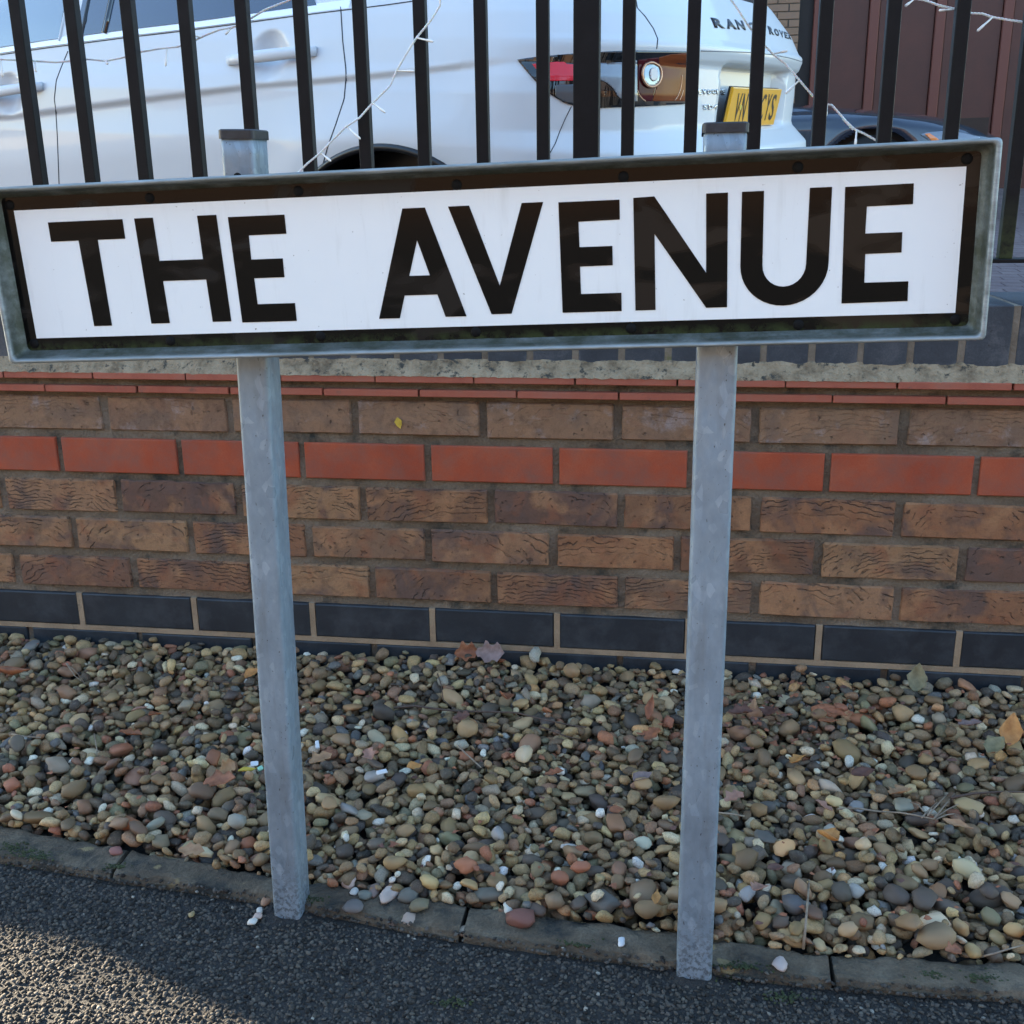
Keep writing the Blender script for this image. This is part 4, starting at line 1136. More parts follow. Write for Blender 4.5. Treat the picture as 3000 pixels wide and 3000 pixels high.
# ------------------------------------------------------------------ house with garage door
HS = empty('brick_house', (3, 10.6, .5)); HY = 10.6
tag(HS, 'brown brick house with a wide maroon garage door behind the parked cars', 'house')
def hx(px, py=120): return on_y(px, py, HY).x
dl_ = hx(2372); strip0 = hx(2338)
bm = bmesh.new(); box(bm, -6, strip0-.0, HY, HY+.3, -.6, 5.6); box(bm, strip0, 7.5, HY+.02, HY+.3, 3.2, 5.6); o = obj_bm('wall', bm, MHM); P(o, HS)
bm = bmesh.new(); box(bm, strip0+.001, 7.4, HY+.095, HY+.25, -.2, 3.2); o = obj_bm('door_recess', bm, mat('dark_frame', (.02, .015, .013), .7)); P(o, HS)
GD = empty('garage_door', (0, 0, 0)); P(GD, HS); GD.location = (0, 0, 0); GD.matrix_parent_inverse = Matrix.Translation(-HS.location)
ribs = [2395, 2558, 2752, 2950, 3160, 3380]
rx_ = [hx(p) for p in ribs]
for a, b in zip(rx_, rx_[1:]):
    bm = bmesh.new(); box(bm, a+.055, b-.055, HY+.06, HY+.09, .2, 3.2, .004); obj_bm('door_panel', bm, MGAR, GD)
for a in rx_:
    bm = bmesh.new(); box(bm, a-.05, a+.05, HY+.035, HY+.09, .2, 3.2, .008); obj_bm('door_rib', bm, MGARR, GD)
bm = bmesh.new(); box(bm, -6, 7.5, HY-.4, HY+.35, 5.6, 5.75); bmesh.ops.create_cube
o = obj_bm('eaves', bm, MROOF); P(o, HS)
bm = bmesh.new(); v4 = [bm.verts.new(c) for c in ((-6, HY-.4, 5.75), (7.5, HY-.4, 5.75), (7.5, HY+4, 8), (-6, HY+4, 8))]; bm.faces.new(v4); o = obj_bm('roof', bm, MROOF); P(o, HS)
bm = bmesh.new(); box(bm, -.108, .108, -.012, .05, -.0325, .0325, .002); hb = bpy.data.meshes.new('brick'); bm.to_mesh(hb); bm.free(); hb.materials.append(MHB)
zz = on_y(2290, 320, HY).z
for r_ in range(24):
    for c in range(5):
        x = strip0-.112-.225*c+(.112 if r_ % 2 else 0); 
        if x+.105 > strip0+.002: x -= .0; 
        if x > strip0-.10: continue
        o = bpy.data.objects.new('brick', hb); C.objects.link(o); o.location = (x, HY, zz-.15+.075*r_); P(o, HS)
# half bricks closing the corner
bm = bmesh.new(); box(bm, -.05, .05, -.012, .05, -.0325, .0325, .002); hb2 = bpy.data.meshes.new('half_brick'); bm.to_mesh(hb2); bm.free(); hb2.materials.append(MHB)
for r_ in range(1, 24, 2):
    o = bpy.data.objects.new('brick', hb2); C.objects.link(o); o.location = (strip0-.052, HY, zz-.15+.075*r_); P(o, HS)

# ------------------------------------------------------------------ navy car
fdir = math.radians(-10)
fw_ = Vector((math.cos(fdir), math.sin(fdir), 0)); lf_ = Vector((-math.sin(fdir), math.cos(fdir), 0))
arch = on_y(2560, 376, 7.0)
NP_ = arch + fw_*.95 + lf_*.86; NP_.z = arch.z-.655
nW = [(.15, .72), (.3, .82), (.5, .86), (.66, .865), (.73, .845), (.765, .80), (.80, .72), (.85, .66), (.88, .64), (1.2, .62), (1.35, .56), (1.43, .4)]
nXf = [(.15, -.12), (.3, -.02), (.5, 0), (.58, -.04), (.64, -.14), (.70, -.30), (.76, -.55), (.82, -1.0), (.86, -1.4), (.90, -1.62), (.96, -1.72), (1.35, -2.35), (1.43, -2.5)]
NR = Matrix.Rotation(fdir, 3, 'Z')
nback = [(.15, -4.1), (.9, -4.2), (1.0, -4.1), (1.35, -3.6), (1.43, -3.3)]
def navy_extra(p, k):
    if k in (0, 1, 3, 4):
        r = math.hypot(p.x+.95, p.z-.31)
        p.y += math.copysign(math.exp(-((r-.38)/.07)**2)*.03, p.y)
    return p
nav = Car(nW, nXf, nback, .15, 1.43, 90, 'navy', NP_, NR, navy_extra, (.5, .6, 2.3))
NV, NF = nav.build(110, 20, 24, 24)
NAVY = empty('navy_car', (0, 0, 0)); NAVY.matrix_world = nav.mw
tag(NAVY, 'dark navy car before the maroon garage door, headlamp showing just above the sign', 'car')
keep = []; glass = []
for f in NF:
    c = (NV[f[0]]+NV[f[1]]+NV[f[2]]+NV[f[3]])/4
    if c.z < .75 and abs(c.y) > .5 and (math.hypot(c.x+.95, c.z-.31) < .345 or math.hypot(c.x+3.45, c.z-.31) < .345): continue
    (glass if 1.0 < c.z < 1.33 else keep).append(f)
def sub_mesh(name, V_, fs, m, parent):
    used = sorted({i for f in fs for i in f}); mp = {u: i for i, u in enumerate(used)}
    return obj_pd(name, [V_[u] for u in used], [tuple(mp[i] for i in f) for f in fs], m, parent, True)
nb = sub_mesh('body', NV, keep, MNAVY, NAVY); sub_mesh('window', NV, glass, MGLASS, NAVY)
bm = bmesh.new(); bm.faces.new([bm.verts.new(NV[(len(nav.z)-1)*nav.n+i]) for i in range(nav.n)]); obj_bm('roof', bm, MNAVY, NAVY)
bm = bmesh.new(); box(bm, -3.8, -.15, -.60, .60, .16, .72); obj_bm('underbody', bm, MBLK, NAVY)
for xc in (-.95, -3.45):
    for sy in (-1, 1):
        w_ = empty('wheel', (xc, sy*.76, .31), NAVY)
        bm = bmesh.new(); prof_ = [(.19, -.09), (.285, -.095), (.302, -.07), (.305, 0), (.302, .07), (.285, .095), (.19, .09)]
        rg = [[bm.verts.new((r*math.cos(a), y, r*math.sin(a))) for r, y in prof_] for a in np.linspace(0, 2*math.pi, 41)[:-1]]
        for i in range(40):
            for j in range(len(prof_)-1): bm.faces.new((rg[i][j], rg[(i+1) % 40][j], rg[(i+1) % 40][j+1], rg[i][j+1]))
        obj_bm('tyre', bm, MTYRE, w_, True)
        bm = bmesh.new(); tube(bm, [(0, sy*.075, 0), (0, sy*.06, 0)], [.05, .19], 24); obj_bm('rim', bm, MRIM, w_, True)
hl = patch_on(nav, [(2696, 394), (2715, 388), (2760, 385), (2800, 387), (2835, 393), (2870, 402), (2870, 440), (2800, 440), (2740, 425)], .004, 'headlamp', MCLEAR, nb, 6, .004)
if hl: patch_on(nav, [(2708, 393), (2722, 391), (2745, 405), (2765, 425), (2740, 425)], .008, 'indicator', MAMB, hl, 5, .002)
ribbon_on(nav, [(2900, 585), (2940, 594), (2980, 602), (3030, 610), (3090, 612)], .02, .004, 'bumper_trim', MCHR, nb)
patch_on(nav, [(2905, 500), (2960, 505), (3040, 515), (3040, 588), (2960, 585), (2905, 575)], .003, 'grille', MBLK, nb, 8)

# ------------------------------------------------------------------ houses out of frame: one opposite, one added block that shades the path
def simple_house(name, x0, x1, y0, y1, h, label, m, wins=(), face=1):
    r = empty(name, ((x0+x1)/2, (y0+y1)/2, -.16)); tag(r, label, 'house')
    bm = bmesh.new(); box(bm, x0, x1, y0, y1, -.16, h); o = obj_bm('wall', bm, m); P(o, r)
    ym = (y0+y1)/2; bm = bmesh.new()
    vv = [bm.verts.new(c) for c in ((x0-.3, y0-.3, h+.002), (x1+.3, y0-.3, h+.002), (x1+.3, y1+.3, h+.002), (x0-.3, y1+.3, h+.002), (x0-.3, ym, h+1.6), (x1+.3, ym, h+1.6))]
    for f in ((0, 1, 5, 4), (2, 3, 4, 5), (0, 4, 3), (1, 2, 5), (0, 3, 2, 1)): bm.faces.new([vv[i] for i in f])
    o = obj_bm('roof', bm, MROOF); P(o, r)
    for (wx, wz, ww, wh) in wins:
        yy = y1 if face > 0 else y0
        bm = bmesh.new(); box(bm, wx-ww/2, wx+ww/2, yy-.02, yy+.03, wz-wh/2, wz+wh/2, .01); f_ = obj_bm('window', bm, mat('white_window_frame', (.75, .75, .73), .5)); P(f_, r)
        bm = bmesh.new(); box(bm, wx-ww/2+.08, wx+ww/2-.08, yy+.031, yy+.036, wz-wh/2+.08, wz+wh/2-.08); p_ = obj_bm('pane', bm, MGLASS, f_)
        p_.matrix_parent_inverse = f_.matrix_parent_inverse.copy(); p_.matrix_parent_inverse = Matrix.Identity(4); p_.location = (0, 0, 0)
        p_.matrix_parent_inverse = (Matrix.Translation(-r.location)).inverted() @ Matrix.Identity(4) if False else Matrix.Identity(4)
        p_.parent = f_
    return r
MOPP = m_speckle('opposite_house_brick', [(.3, (.11, .062, .040)), (.7, (.17, .098, .062))], 2, 30, .9, .2)
w_o = [(x, z, 1.5, 1.3) for x in (-16, -12, -9, -5.5, -1.5, 2.5, 6, 9.5, 13.5, 18) for z in (1.5, 4.2)]
simple_house('terraced_house', -34, 34, -19, -14, 5.6, 'red brick house across the road behind the camera, sunlit', MOPP, w_o, 1)
# unseen block added at the left so its corner shades the pavement
p0 = on_z(0, 2640, ZT); p1 = on_z(750, 3000, ZT)
sd2 = Vector((SUN_H.x, SUN_H.y, 0)); perp = Vector((-sd2.y, sd2.x, 0))
if perp.y < 0: perp = -perp
c0 = Vector((p0.x, p0.y, 0))+sd2*9.0
NB = empty('shade_block', (c0.x, c0.y, -.16)); tag(NB, 'pale block added left of the drive outside the frame to shade the path', 'house')
bm = bmesh.new(); ang = math.atan2(perp.y, perp.x)
box(bm, 0, 15, 0, 6, 0, 6.2); 
for v in bm.verts: pass
o = obj_bm('wall', bm, mat('pale_render', (.42, .39, .34), .9)); o.parent = NB
NB.rotation_euler = (0, 0, ang)
bm = bmesh.new(); vv = [bm.verts.new(c) for c in ((-.01, -.3, 6.202), (15.3, -.3, 6.202), (15.3, 6.3, 6.202), (-.01, 6.3, 6.202), (-.01, 3, 7.4), (15.3, 3, 7.4))]
for f in ((0, 1, 5, 4), (2, 3, 4, 5), (0, 4, 3), (1, 2, 5), (0, 3, 2, 1)): bm.faces.new([vv[i] for i in f])
obj_bm('roof', bm, MROOF, NB)

# ------------------------------------------------------------------ string lights
def strand(pxs, yfun, name, label, leds):
    seg = np.array(pxs, float); d = np.r_[0, np.cumsum(np.hypot(*np.diff(seg, axis=0).T))]
    n_ = int(d[-1]/3.2); pts = []
    for t in np.linspace(0, d[-1], n_):
        x, y = np.interp(t, d, seg[:, 0]), np.interp(t, d, seg[:, 1]); pts.append(on_y(x, y, yfun(x)+.0015*math.sin(t*.05)))
    root = empty(name, pts[0]); tag(root, label, 'string lights', 'fairy lights wound through the fence bars')
    for s_ in range(3):
        ph = s_*2*math.pi/3; q = []
        L_ = 0
        for i, p in enumerate(pts):
            if i: L_ += (pts[i]-pts[i-1]).length
            t = (pts[min(i+1, len(pts)-1)]-pts[max(i-1, 0)]).normalized(); u_ = t.cross(Vector((0, 1, 0))).normalized(); w_ = Vector((0, 1, 0))
            a = L_*2*math.pi/.016+ph; q.append(p+(u_*math.cos(a)+w_*math.sin(a))*.0011-root.location)
        bm = bmesh.new(); tube(bm, q, .00085, 5); obj_bm('wire', bm, MWIRE, root, True)
    for (a, b) in leds:
        A = on_y(a[0], a[1], yfun(a[0])); B = on_y(b[0], b[1], yfun(b[0])-.006)
        bm = bmesh.new(); A -= root.location; B -= root.location
        tube(bm, [A, A.lerp(B, .55), A.lerp(B, .6), A.lerp(B, .93), B], [.0014, .0015, .0021, .0021, .0009], 8); obj_bm('bulb', bm, MLED, root, True)
YB_, YFR = .137, .099
z1 = lambda x, y: (x/1.932, y/1.932); z2 = lambda x, y: (900+x/2.147, y/2.147); z3 = lambda x, y: (1500+x/1.932, y/1.932); z4 = lambda x, y: (2200+x/2.415, y/2.415)
strand([(-60, 165), z1(0, 335), z1(170, 345), z1(330, 352), z1(500, 335), z1(600, 345), z1(700, 325), z1(790, 295), z1(900, 275), z1(1005, 265), z1(1090, 235), z1(1150, 205), z1(1240, 168), z1(1320, 155), z1(1410, 110), z1(1500, 55), z1(1630, 5), z1(1700, -30)], lambda x: YB_, 'string_lights', 'clear fairy light strand sagging across the upper left bars before the car windows',
       [(z1(5, 340), z1(15, 435)), (z1(198, 348), z1(205, 408)), (z1(590, 342), z1(610, 362)), (z1(945, 275), z1(938, 375)), (z1(1130, 212), z1(1080, 185)), (z1(1310, 158), z1(1275, 195))])
strand([z2(835, -40), z2(835, 35), z2(780, 125), z2(690, 235), z2(640, 310), z2(565, 440), z2(520, 540), z2(410, 650), z2(330, 740), z2(240, 800), z2(150, 890), z2(80, 965), z2(0, 1030), z1(1665, 1000), z1(1640, 1040)], lambda x: YFR, 'string_lights', 'clear fairy light strand running diagonally in front of the bars down towards the sign',
       [(z2(690, 238), z2(795, 262)), (z2(568, 445), z2(675, 447)), (z2(412, 648), z2(492, 708)), (z2(248, 795), z2(335, 875)), (z2(85, 960), z2(150, 1015))])
strand([z3(1215, -30), z3(1245, 5), z3(1290, 70), z3(1330, 135), z3(1380, 200), z3(1430, 255), z3(1480, 308), z3(1540, 355), z3(1590, 410), z3(1640, 470), z3(1700, 540), z3(1740, 575), z3(1775, 592), z3(1810, 595), z3(1850, 640), z3(1932, 735), z4(650, 840), z4(740, 920), z4(800, 945), z4(880, 990), z4(930, 1010)], lambda x: YB_, 'string_lights', 'clear fairy light strand hanging behind the bars past the yellow number plate',
       [(z3(1480, 305), z3(1560, 287)), (z3(1625, 455), z3(1548, 530)), (z3(1785, 592), z3(1776, 660)), (z4(748, 915), z4(738, 1035))])
strand([z4(1080, -20), z4(1150, -10), z4(1230, 2), z4(1330, 38), z4(1420, 58), z4(1560, 95), z4(1640, 97), z4(1700, 120), z4(1800, 138), z4(1932, 158), z4(2050, 170)], lambda x: YB_, 'string_lights', 'clear fairy light strand crossing the top right corner before the maroon garage door',
       [(z4(1160, -10), z4(1090, 45)), (z4(1425, 68), z4(1330, 74)), (z4(1710, 122), z4(1600, 222))])

# ------------------------------------------------------------------ loose stones, leaves, twigs, litter
def lp(x, y, ox, sc_=1.756): return (ox+x/sc_, 1900+y/sc_)
def stone(px, py, z, w_px, h_px, col, label, ang=0, k=None, flat=.6):
    p = on_z(px, py, z); dist = (p-Vector(CAM)).length; a = w_px/2*dist/F; b_ = h_px/2*dist/F/.75
    k = random.randrange(14) if k is None else k
    me = pm[k]; o = bpy.data.objects.new('pebble', me); C.objects.link(o)
    c = min(a, b_)*flat
    o.scale = (a/.0125, b_/.0125, c/.0125); o.rotation_euler = (0, 0, ang); o.location = (p.x, p.y, z+c*.82); o.color = (*col, 1)
    tag(o, label, 'pebble', 'loose pebbles spilled from the gravel bed'); return o
WHT = (.50, .47, .41); TAN = (.30, .23, .16); BRN = (.13, .09, .065); GRY = (.16, .15, .12); RED = (.24, .10, .08); PNK = (.45, .33, .27)
KZ = -.1070
TZ = ZT+.002
for (x, y, ox, z, wp, hp, col, lab) in [
    (600, 1048, 0, KZ, 42, 26, RED, 'dark red stone sitting on the first edging joint'),
    (988, 1368, 0, TZ, 20, 20, (.25, .18, .08), 'small ochre pebble lying alone on the tarmac left of the left post'),
    (1300, 1277, 0, TZ, 20, 17, WHT, 'tiny white stone beside the edging left of the left post foot'),
    (1340, 1270, 0, TZ, 25, 24, (.55, .50, .42), 'cream angular stone touching the edging by the left post foot'),
    (1372, 1300, 0, TZ, 32, 30, (.30, .17, .10), 'brown pebble against the left post foot'),
    (1337, 1350, 0, TZ, 21, 20, WHT, 'white chip above the lowest of the stones left of the left post foot'),
    (1327, 1378, 0, TZ, 24, 20, PNK, 'pinkish stone between two white chips at the left post foot'),
    (1300, 1410, 0, TZ, 25, 22, WHT, 'lowest white stone on the tarmac left of the left post foot'),
    (40, 1203, 1000, KZ, 44, 34, PNK, 'salmon pink pebble on the edging right of the left post'),
    (68, 1252, 1000, KZ, 24, 24, WHT, 'round white pebble on the edging right of the left post'),
    (175, 1240, 1000, KZ, 30, 42, (.20, .13, .11), 'dull mauve pebble standing between white stones on the edging'),
    (248, 1262, 1000, KZ, 42, 54, (.52, .42, .35), 'tall white and pink mottled pebble on the edging'),
    (345, 1275, 1000, KZ, 66, 34, GRY, 'flat olive stone on the edging behind the mottled pebble'),
    (405, 1330, 1000, KZ, 52, 38, (.17, .14, .08), 'dark olive pebble near the middle of the edging'),
    (65, 1335, 1000, KZ, 56, 38, (.14, .125, .115), 'grey brown oval pebble on the front edge of the edging'),
    (175, 1390, 1000, TZ, 44, 22, (.09, .085, .08), 'dark flat pebble tucked below the edging'),
    (272, 1413, 1000, TZ, 36, 26, (.12, .08, .06), 'dark brown pebble below the edging beside a tan one'),
    (350, 1405, 1000, TZ, 50, 40, (.40, .29, .22), 'round tan pebble below the edging'),
    (480, 1437, 1000, TZ, 66, 22, (.15, .13, .08), 'long flat olive stone below the edging'),
    (650, 1455, 1000, TZ, 58, 28, (.42, .33, .24), 'pale oval stone in front of the open edging joint'),
    (125, 1272, 1000, KZ, 48, 26, (.15, .15, .12), 'flat grey stone on the edging beside the round white pebble'),
    (760, 1275, 1000, KZ, 104, 40, (.17, .15, .11), 'long grey stone lying along the back of the edging'),
    (857, 1333, 1000, KZ, 36, 34, (.55, .50, .40), 'cream round pebble on the edging above a red brown stone'),
    (915, 1390, 1000, KZ, 82, 48, (.17, .07, .05), 'wedge shaped red brown stone on the edging'),
    (1000, 1350, 1000, KZ, 54, 40, (.13, .085, .06), 'brown lump on the back of the edging beside the red brown stone'),
    (1440, 1510, 1000, KZ+.001, 26, 26, (.72, .72, .70), 'bright white flake on the edging left of the right post'),
    (1005, 1522, 1000, TZ, 18, 14, WHT, 'small white chip below the middle of the long edging stone'),
    (1145, 1518, 1000, TZ, 22, 10, WHT, 'white sliver at the front of the edging between the posts'),
    (498, 1620, 2000, KZ, 38, 46, (.48, .38, .33), 'pale speckled pebble on the edging right of the right post'),
]:
    q = lp(x, y, ox); stone(q[0], q[1]+hp*.2/1, z, wp, hp, col, lab, random.uniform(-.3, .3))
# leaves
def leaf_mesh(kind, size, curl, seed):
    rr = random.Random(seed); n_u = 13; n_v = 7
    V = []; Fc = []
    for i in range(n_u):
        t = i/(n_u-1)
        if kind == 'oval': wd = math.sin(math.pi*t**.8)*.30
        elif kind == 'lobed': wd = (.12+.32*math.sin(math.pi*t))*(.76+.24*math.cos(t*5*math.pi*1.05))*(1 if 0 < t < 1 else .15)
        else: wd = .16*math.sin(math.pi*min(1, t*1.1+.02))+.02
        for j in range(n_v):
            s_ = j/(n_v-1)*2-1; wd2 = wd*(1+.15*rr.uniform(-1, 1)*abs(s_)**3)
            x = (t-.5)*size; y = s_*wd2*size; 
            z = size*(curl*.55*s_*s_*wd*2+curl*.5*(t-.5)**2+.03*noise.noise(Vector((t*5+seed, s_*3, 0))))
            a = curl*1.2*(t-.5); V.append((x, y, z+size*.02*math.sin(t*9+seed)))
    for i in range(n_u-1):
        for j in range(n_v-1): a = i*n_v+j; Fc.append((a, a+n_v, a+n_v+1, a+1))
    return V, Fc
def m_leaf(name, a, b_):
    m = mat(name, rough=.65); n_ = N(m); v = n_.coord('Object'); f = n_.noise(v, 90, 4, .6)
    c = n_.ramp(f, [(.3, a), (.7, b_)]); n_.color(c); n_.bump(n_.noise(v, 200, 3, .6), .5, .001); return m
ML = {'rust': m_leaf('rust_leaf', (.16, .05, .02), (.30, .11, .045)), 'tan': m_leaf('tan_leaf', (.24, .12, .055), (.38, .21, .10)), 'dark': m_leaf('dark_leaf', (.07, .028, .018), (.14, .06, .038)), 'orange': m_leaf('orange_leaf', (.32, .13, .03), (.50, .24, .07)), 'mauve': m_leaf('mauve_leaf', (.15, .095, .08), (.26, .175, .15)), 'green': m_leaf('green_leaf', (.13, .11, .05), (.24, .20, .10)), 'pink': m_leaf('pink_leaf', (.24, .11, .07), (.34, .18, .12)), 'yellow': m_leaf('yellow_peel', (.45, .30, .03), (.60, .42, .05))}
def leaf(px, py, wpx, kind, m, curl, label, yaw=None, tilt=(0, 0), up=.004, name='fallen_leaf', cat='leaf', group='dead leaves on the gravel', onwall=None):
    p = on_z(px, py, -.095)
    if onwall is not None: p = on_y(px, py, onwall)
    elif p.y > -.02: p = on_y(px, py, -.02)
    else: p = on_z(px, py, gz(p.x, p.y, .013)+up)
    size = wpx*(p-Vector(CAM)).length/F; sd_ = random.randrange(1000)
    V_, F_ = leaf_mesh(kind, size, curl, sd_)
    o = obj_pd(name, V_, F_, ML[m], None, True); o.location = p
    o.rotation_euler = (tilt[0], tilt[1], random.uniform(0, 6.28) if yaw is None else yaw)
    so_ = o.modifiers.new('t', 'SOLIDIFY'); so_.thickness = .0004
    tag(o, label, cat, group); return o
LV = [
 ((60, 130, 0), 108, 'long', 'rust', .9, 'curled rust brown leaf at the left edge below the blue bricks', .15),
 ((720, 310, 0), 44, 'oval', 'pink', .3, 'pale pink leaf scrap in the gravel left of the left post', .5),
 ((800, 340, 0), 42, 'oval', 'rust', .5, 'small rust leaf beside a pale pink one on the left gravel', 1.1),
 ((670, 440, 0), 62, 'lobed', 'rust', .4, 'crinkled red brown leaf right of a blue pebble on the left gravel', .2),
 ((1130, 685, 0), 100, 'lobed', 'rust', .35, 'ragged copper leaf left of the left post near its lower half', .15),
 ((1165, 610, 0), 60, 'lobed', 'tan', .4, 'tan leaf standing just behind the ragged copper leaf', 1.3),
 ((985, 1040, 0), 72, 'lobed', 'tan', .25, 'tan brown leaf lying at the edge of the edging left of the left post', .2),
 ((1650, 570, 0), 74, 'lobed', 'tan', .4, 'brown curled leaf just right of the left post', .8),
 ((1300, 130, 0), 50, 'oval', 'orange', .7, 'orange leaf tucked behind the upper left post', .9),
 ((640, 20, 1000), 74, 'lobed', 'rust', .6, 'rust red maple leaf leaning on the blue base bricks', .5),
 ((765, 22, 1000), 90, 'lobed', 'mauve', .4, 'greyish mauve maple leaf leaning on the blue base bricks', .1),
 ((845, 255, 1000), 70, 'oval', 'rust', .8, 'large orange brown leaf in the middle of the gravel near the wall', 1.9),
 ((620, 352, 1000), 48, 'lobed', 'dark', .3, 'dark maroon leaf on the gravel left of centre', .2),
 ((375, 605, 1000), 46, 'oval', 'orange', .3, 'ochre leaf fragment right of a white litter stub', .7),
 ((145, 545, 1000), 50, 'lobed', 'pink', .4, 'pale brown leaf above the white litter stub', 2.1),
 ((1095, 640, 1000), 54, 'lobed', 'rust', .3, 'dull rust leaf at the centre of the gravel', .3),
 ((1600, 440, 1000), 66, 'lobed', 'rust', .25, 'reddish leaf flat on the gravel left of the right post', .9),
 ((1590, 300, 1000), 74, 'long', 'rust', .6, 'narrow rust leaf upright left of the right post', 2.2),
 ((1415, 830, 1000), 44, 'oval', 'rust', .3, 'copper leaf piece below the grey feather', .6),
 ((1620, 1280, 1000), 70, 'long', 'orange', .4, 'orange stalk like leaf beside the lower right post', 1.5),
 ((1240, 1030, 1000), 38, 'oval', 'rust', .2, 'small copper leaf right of centre near the front of the gravel', .3),
 ((365, 290, 2000), 50, 'long', 'tan', .3, 'pale tan leaf upright on the dark leaf pile right of the right post', 1.5),
 ((300, 330, 2000), 74, 'lobed', 'dark', .5, 'dark brown leaf in the pile right of the right post', .2),
 ((450, 330, 2000), 70, 'lobed', 'dark', .5, 'dark maroon leaf at the right end of the leaf pile', 1.2),
 ((790, 335, 2000), 80, 'long', 'rust', .5, 'thin rust leaf on the right gravel below the wall', -.5),
 ((750, 375, 2000), 60, 'oval', 'rust', .3, 'oval rust leaf under a thin one on the right gravel', .3),
 ((590, 575, 2000), 56, 'lobed', 'orange', .5, 'bright orange brown leaf on the right gravel', .9),
 ((930, 640, 2000), 76, 'oval', 'dark', .3, 'chestnut brown leaf amid the right gravel', .4),
 ((420, 690, 2000), 60, 'long', 'tan', .6, 'buff folded leaf next to the right post', 1.9),
 ((265, 765, 2000), 64, 'lobed', 'pink', .3, 'dusky pink leaf beside the right post', .6),
 ((725, 810, 2000), 54, 'lobed', 'pink', .3, 'oak shaped pinkish leaf on the right gravel', -.7),
 ((1115, 740, 2000), 80, 'lobed', 'tan', .4, 'torn tan leaf above the straw tuft', .7),
 ((745, 975, 2000), 86, 'oval', 'orange', .9, 'bright orange curled leaf in the front right gravel', 2.2),
 ((1690, 415, 2000), 96, 'oval', 'orange', .5, 'large orange brown leaf standing at the right edge of the gravel', 1.5),
 ((1480, 390, 2000), 68, 'lobed', 'mauve', .3, 'greyish mauve leaf near the right edge', .2),
 ((1610, 500, 2000), 84, 'oval', 'green', .4, 'grey green leaf below the mauve one at the right edge', .8),
 ((1205, 150, 2000), 86, 'oval', 'green', .5, 'grey green leaf standing against the right part of the wall', 1.4),
 ((390, 1235, 2000), 60, 'lobed', 'pink', .5, 'folded brown leaf low down beside the right post', 1.0),
 ((1390, 1555, 2000), 44, 'lobed', 'rust', .5, 'rust leaf against the edging in the lower right', .4),
 ((1415, 905, 2000), 80, 'long', 'tan', .4, 'pinkish tan strip of leaf right of the straw tuft', -.35),
 ((480, 1130, 2000), 50, 'oval', 'dark', .4, 'dark brown leaf scrap in the front right gravel', .4),
]
for (x, y, ox), wpx, kind, m_, curl, lab, yaw in LV:
    up_ = .017; t_ = (random.uniform(-.35, .35), random.uniform(-.3, .3))
    if 'stand' in lab or 'upright' in lab or 'leaning' in lab: t_ = (math.radians(55), 0); up_ = .018
    if kind in ('oval', 'long') and t_[0] > .8: t_ = (math.radians(10), -math.radians(60)); yaw = 1.2
    q = lp(x, y, ox); leaf(q[0], q[1], wpx*.80+12, kind, m_, curl, lab, yaw, t_, up_)
leaf(1000+325/1.932, 1000+462/1.932, 34, 'oval', 'yellow', .3, 'small yellow dead leaf stuck to a brown brick of the top course', 0, (math.radians(90), math.radians(75)), onwall=-.004)
q = lp(1275, 630, 0); leaf(q[0], q[1], 52, 'long', 'yellow', .8, 'yellow peel curl beside green and white litter left of the left post', .4, name='fruit_peel', cat='litter', group='litter on the gravel')
q = lp(1550, 665, 1000); leaf(q[0], q[1], 70, 'oval', 'mauve', .5, 'pale grey feather lying left of the right post', .8, name='feather', cat='feather', group='litter on the gravel')
rr_ = random.Random(8); V_ = []; F_ = []
for k in range(260):
    px_, py_ = rr_.uniform(-50, 3050), rr_.uniform(1880, 2800)
    if rr_.random() < .35: px_, py_ = rr_.gauss(2230, 160), rr_.gauss(2110, 60)
    p = on_z(px_, py_, -.09)
    if p.y > -.02 or p.y < yb(p.x)+.01: continue
    p.z = gz(p.x, p.y, .006)+.002; r = rr_.uniform(.003, .009); n0 = len(V_); a0 = rr_.uniform(0, 6.28); tl = rr_.uniform(-.6, .6)
    m__ = 7
    for q_ in range(m__):
        a = a0+q_*2*math.pi/m__; rad = r*rr_.uniform(.45, 1.1)*(1 if q_ % 2 else .7)
        V_.append((p.x+rad*math.cos(a), p.y+rad*math.sin(a)*.6, p.z+.25*rad*math.sin(a+tl)+rr_.uniform(0, .002)))
    V_.append((p.x, p.y, p.z+.0015))
    for q_ in range(m__): F_.append((n0+q_, n0+(q_+1) % m__, n0+m__))
o = obj_pd('leaf_scraps', V_, F_, ML['rust']); o['kind'] = 'stuff'; tag(o, 'small broken scraps of brown dead leaf scattered through the gravel', 'leaf litter')
o.data.materials.append(ML['dark']); o.data.polygons.foreach_set('material_index', [(i//7) % 3 == 0 for i in range(len(o.data.polygons))])
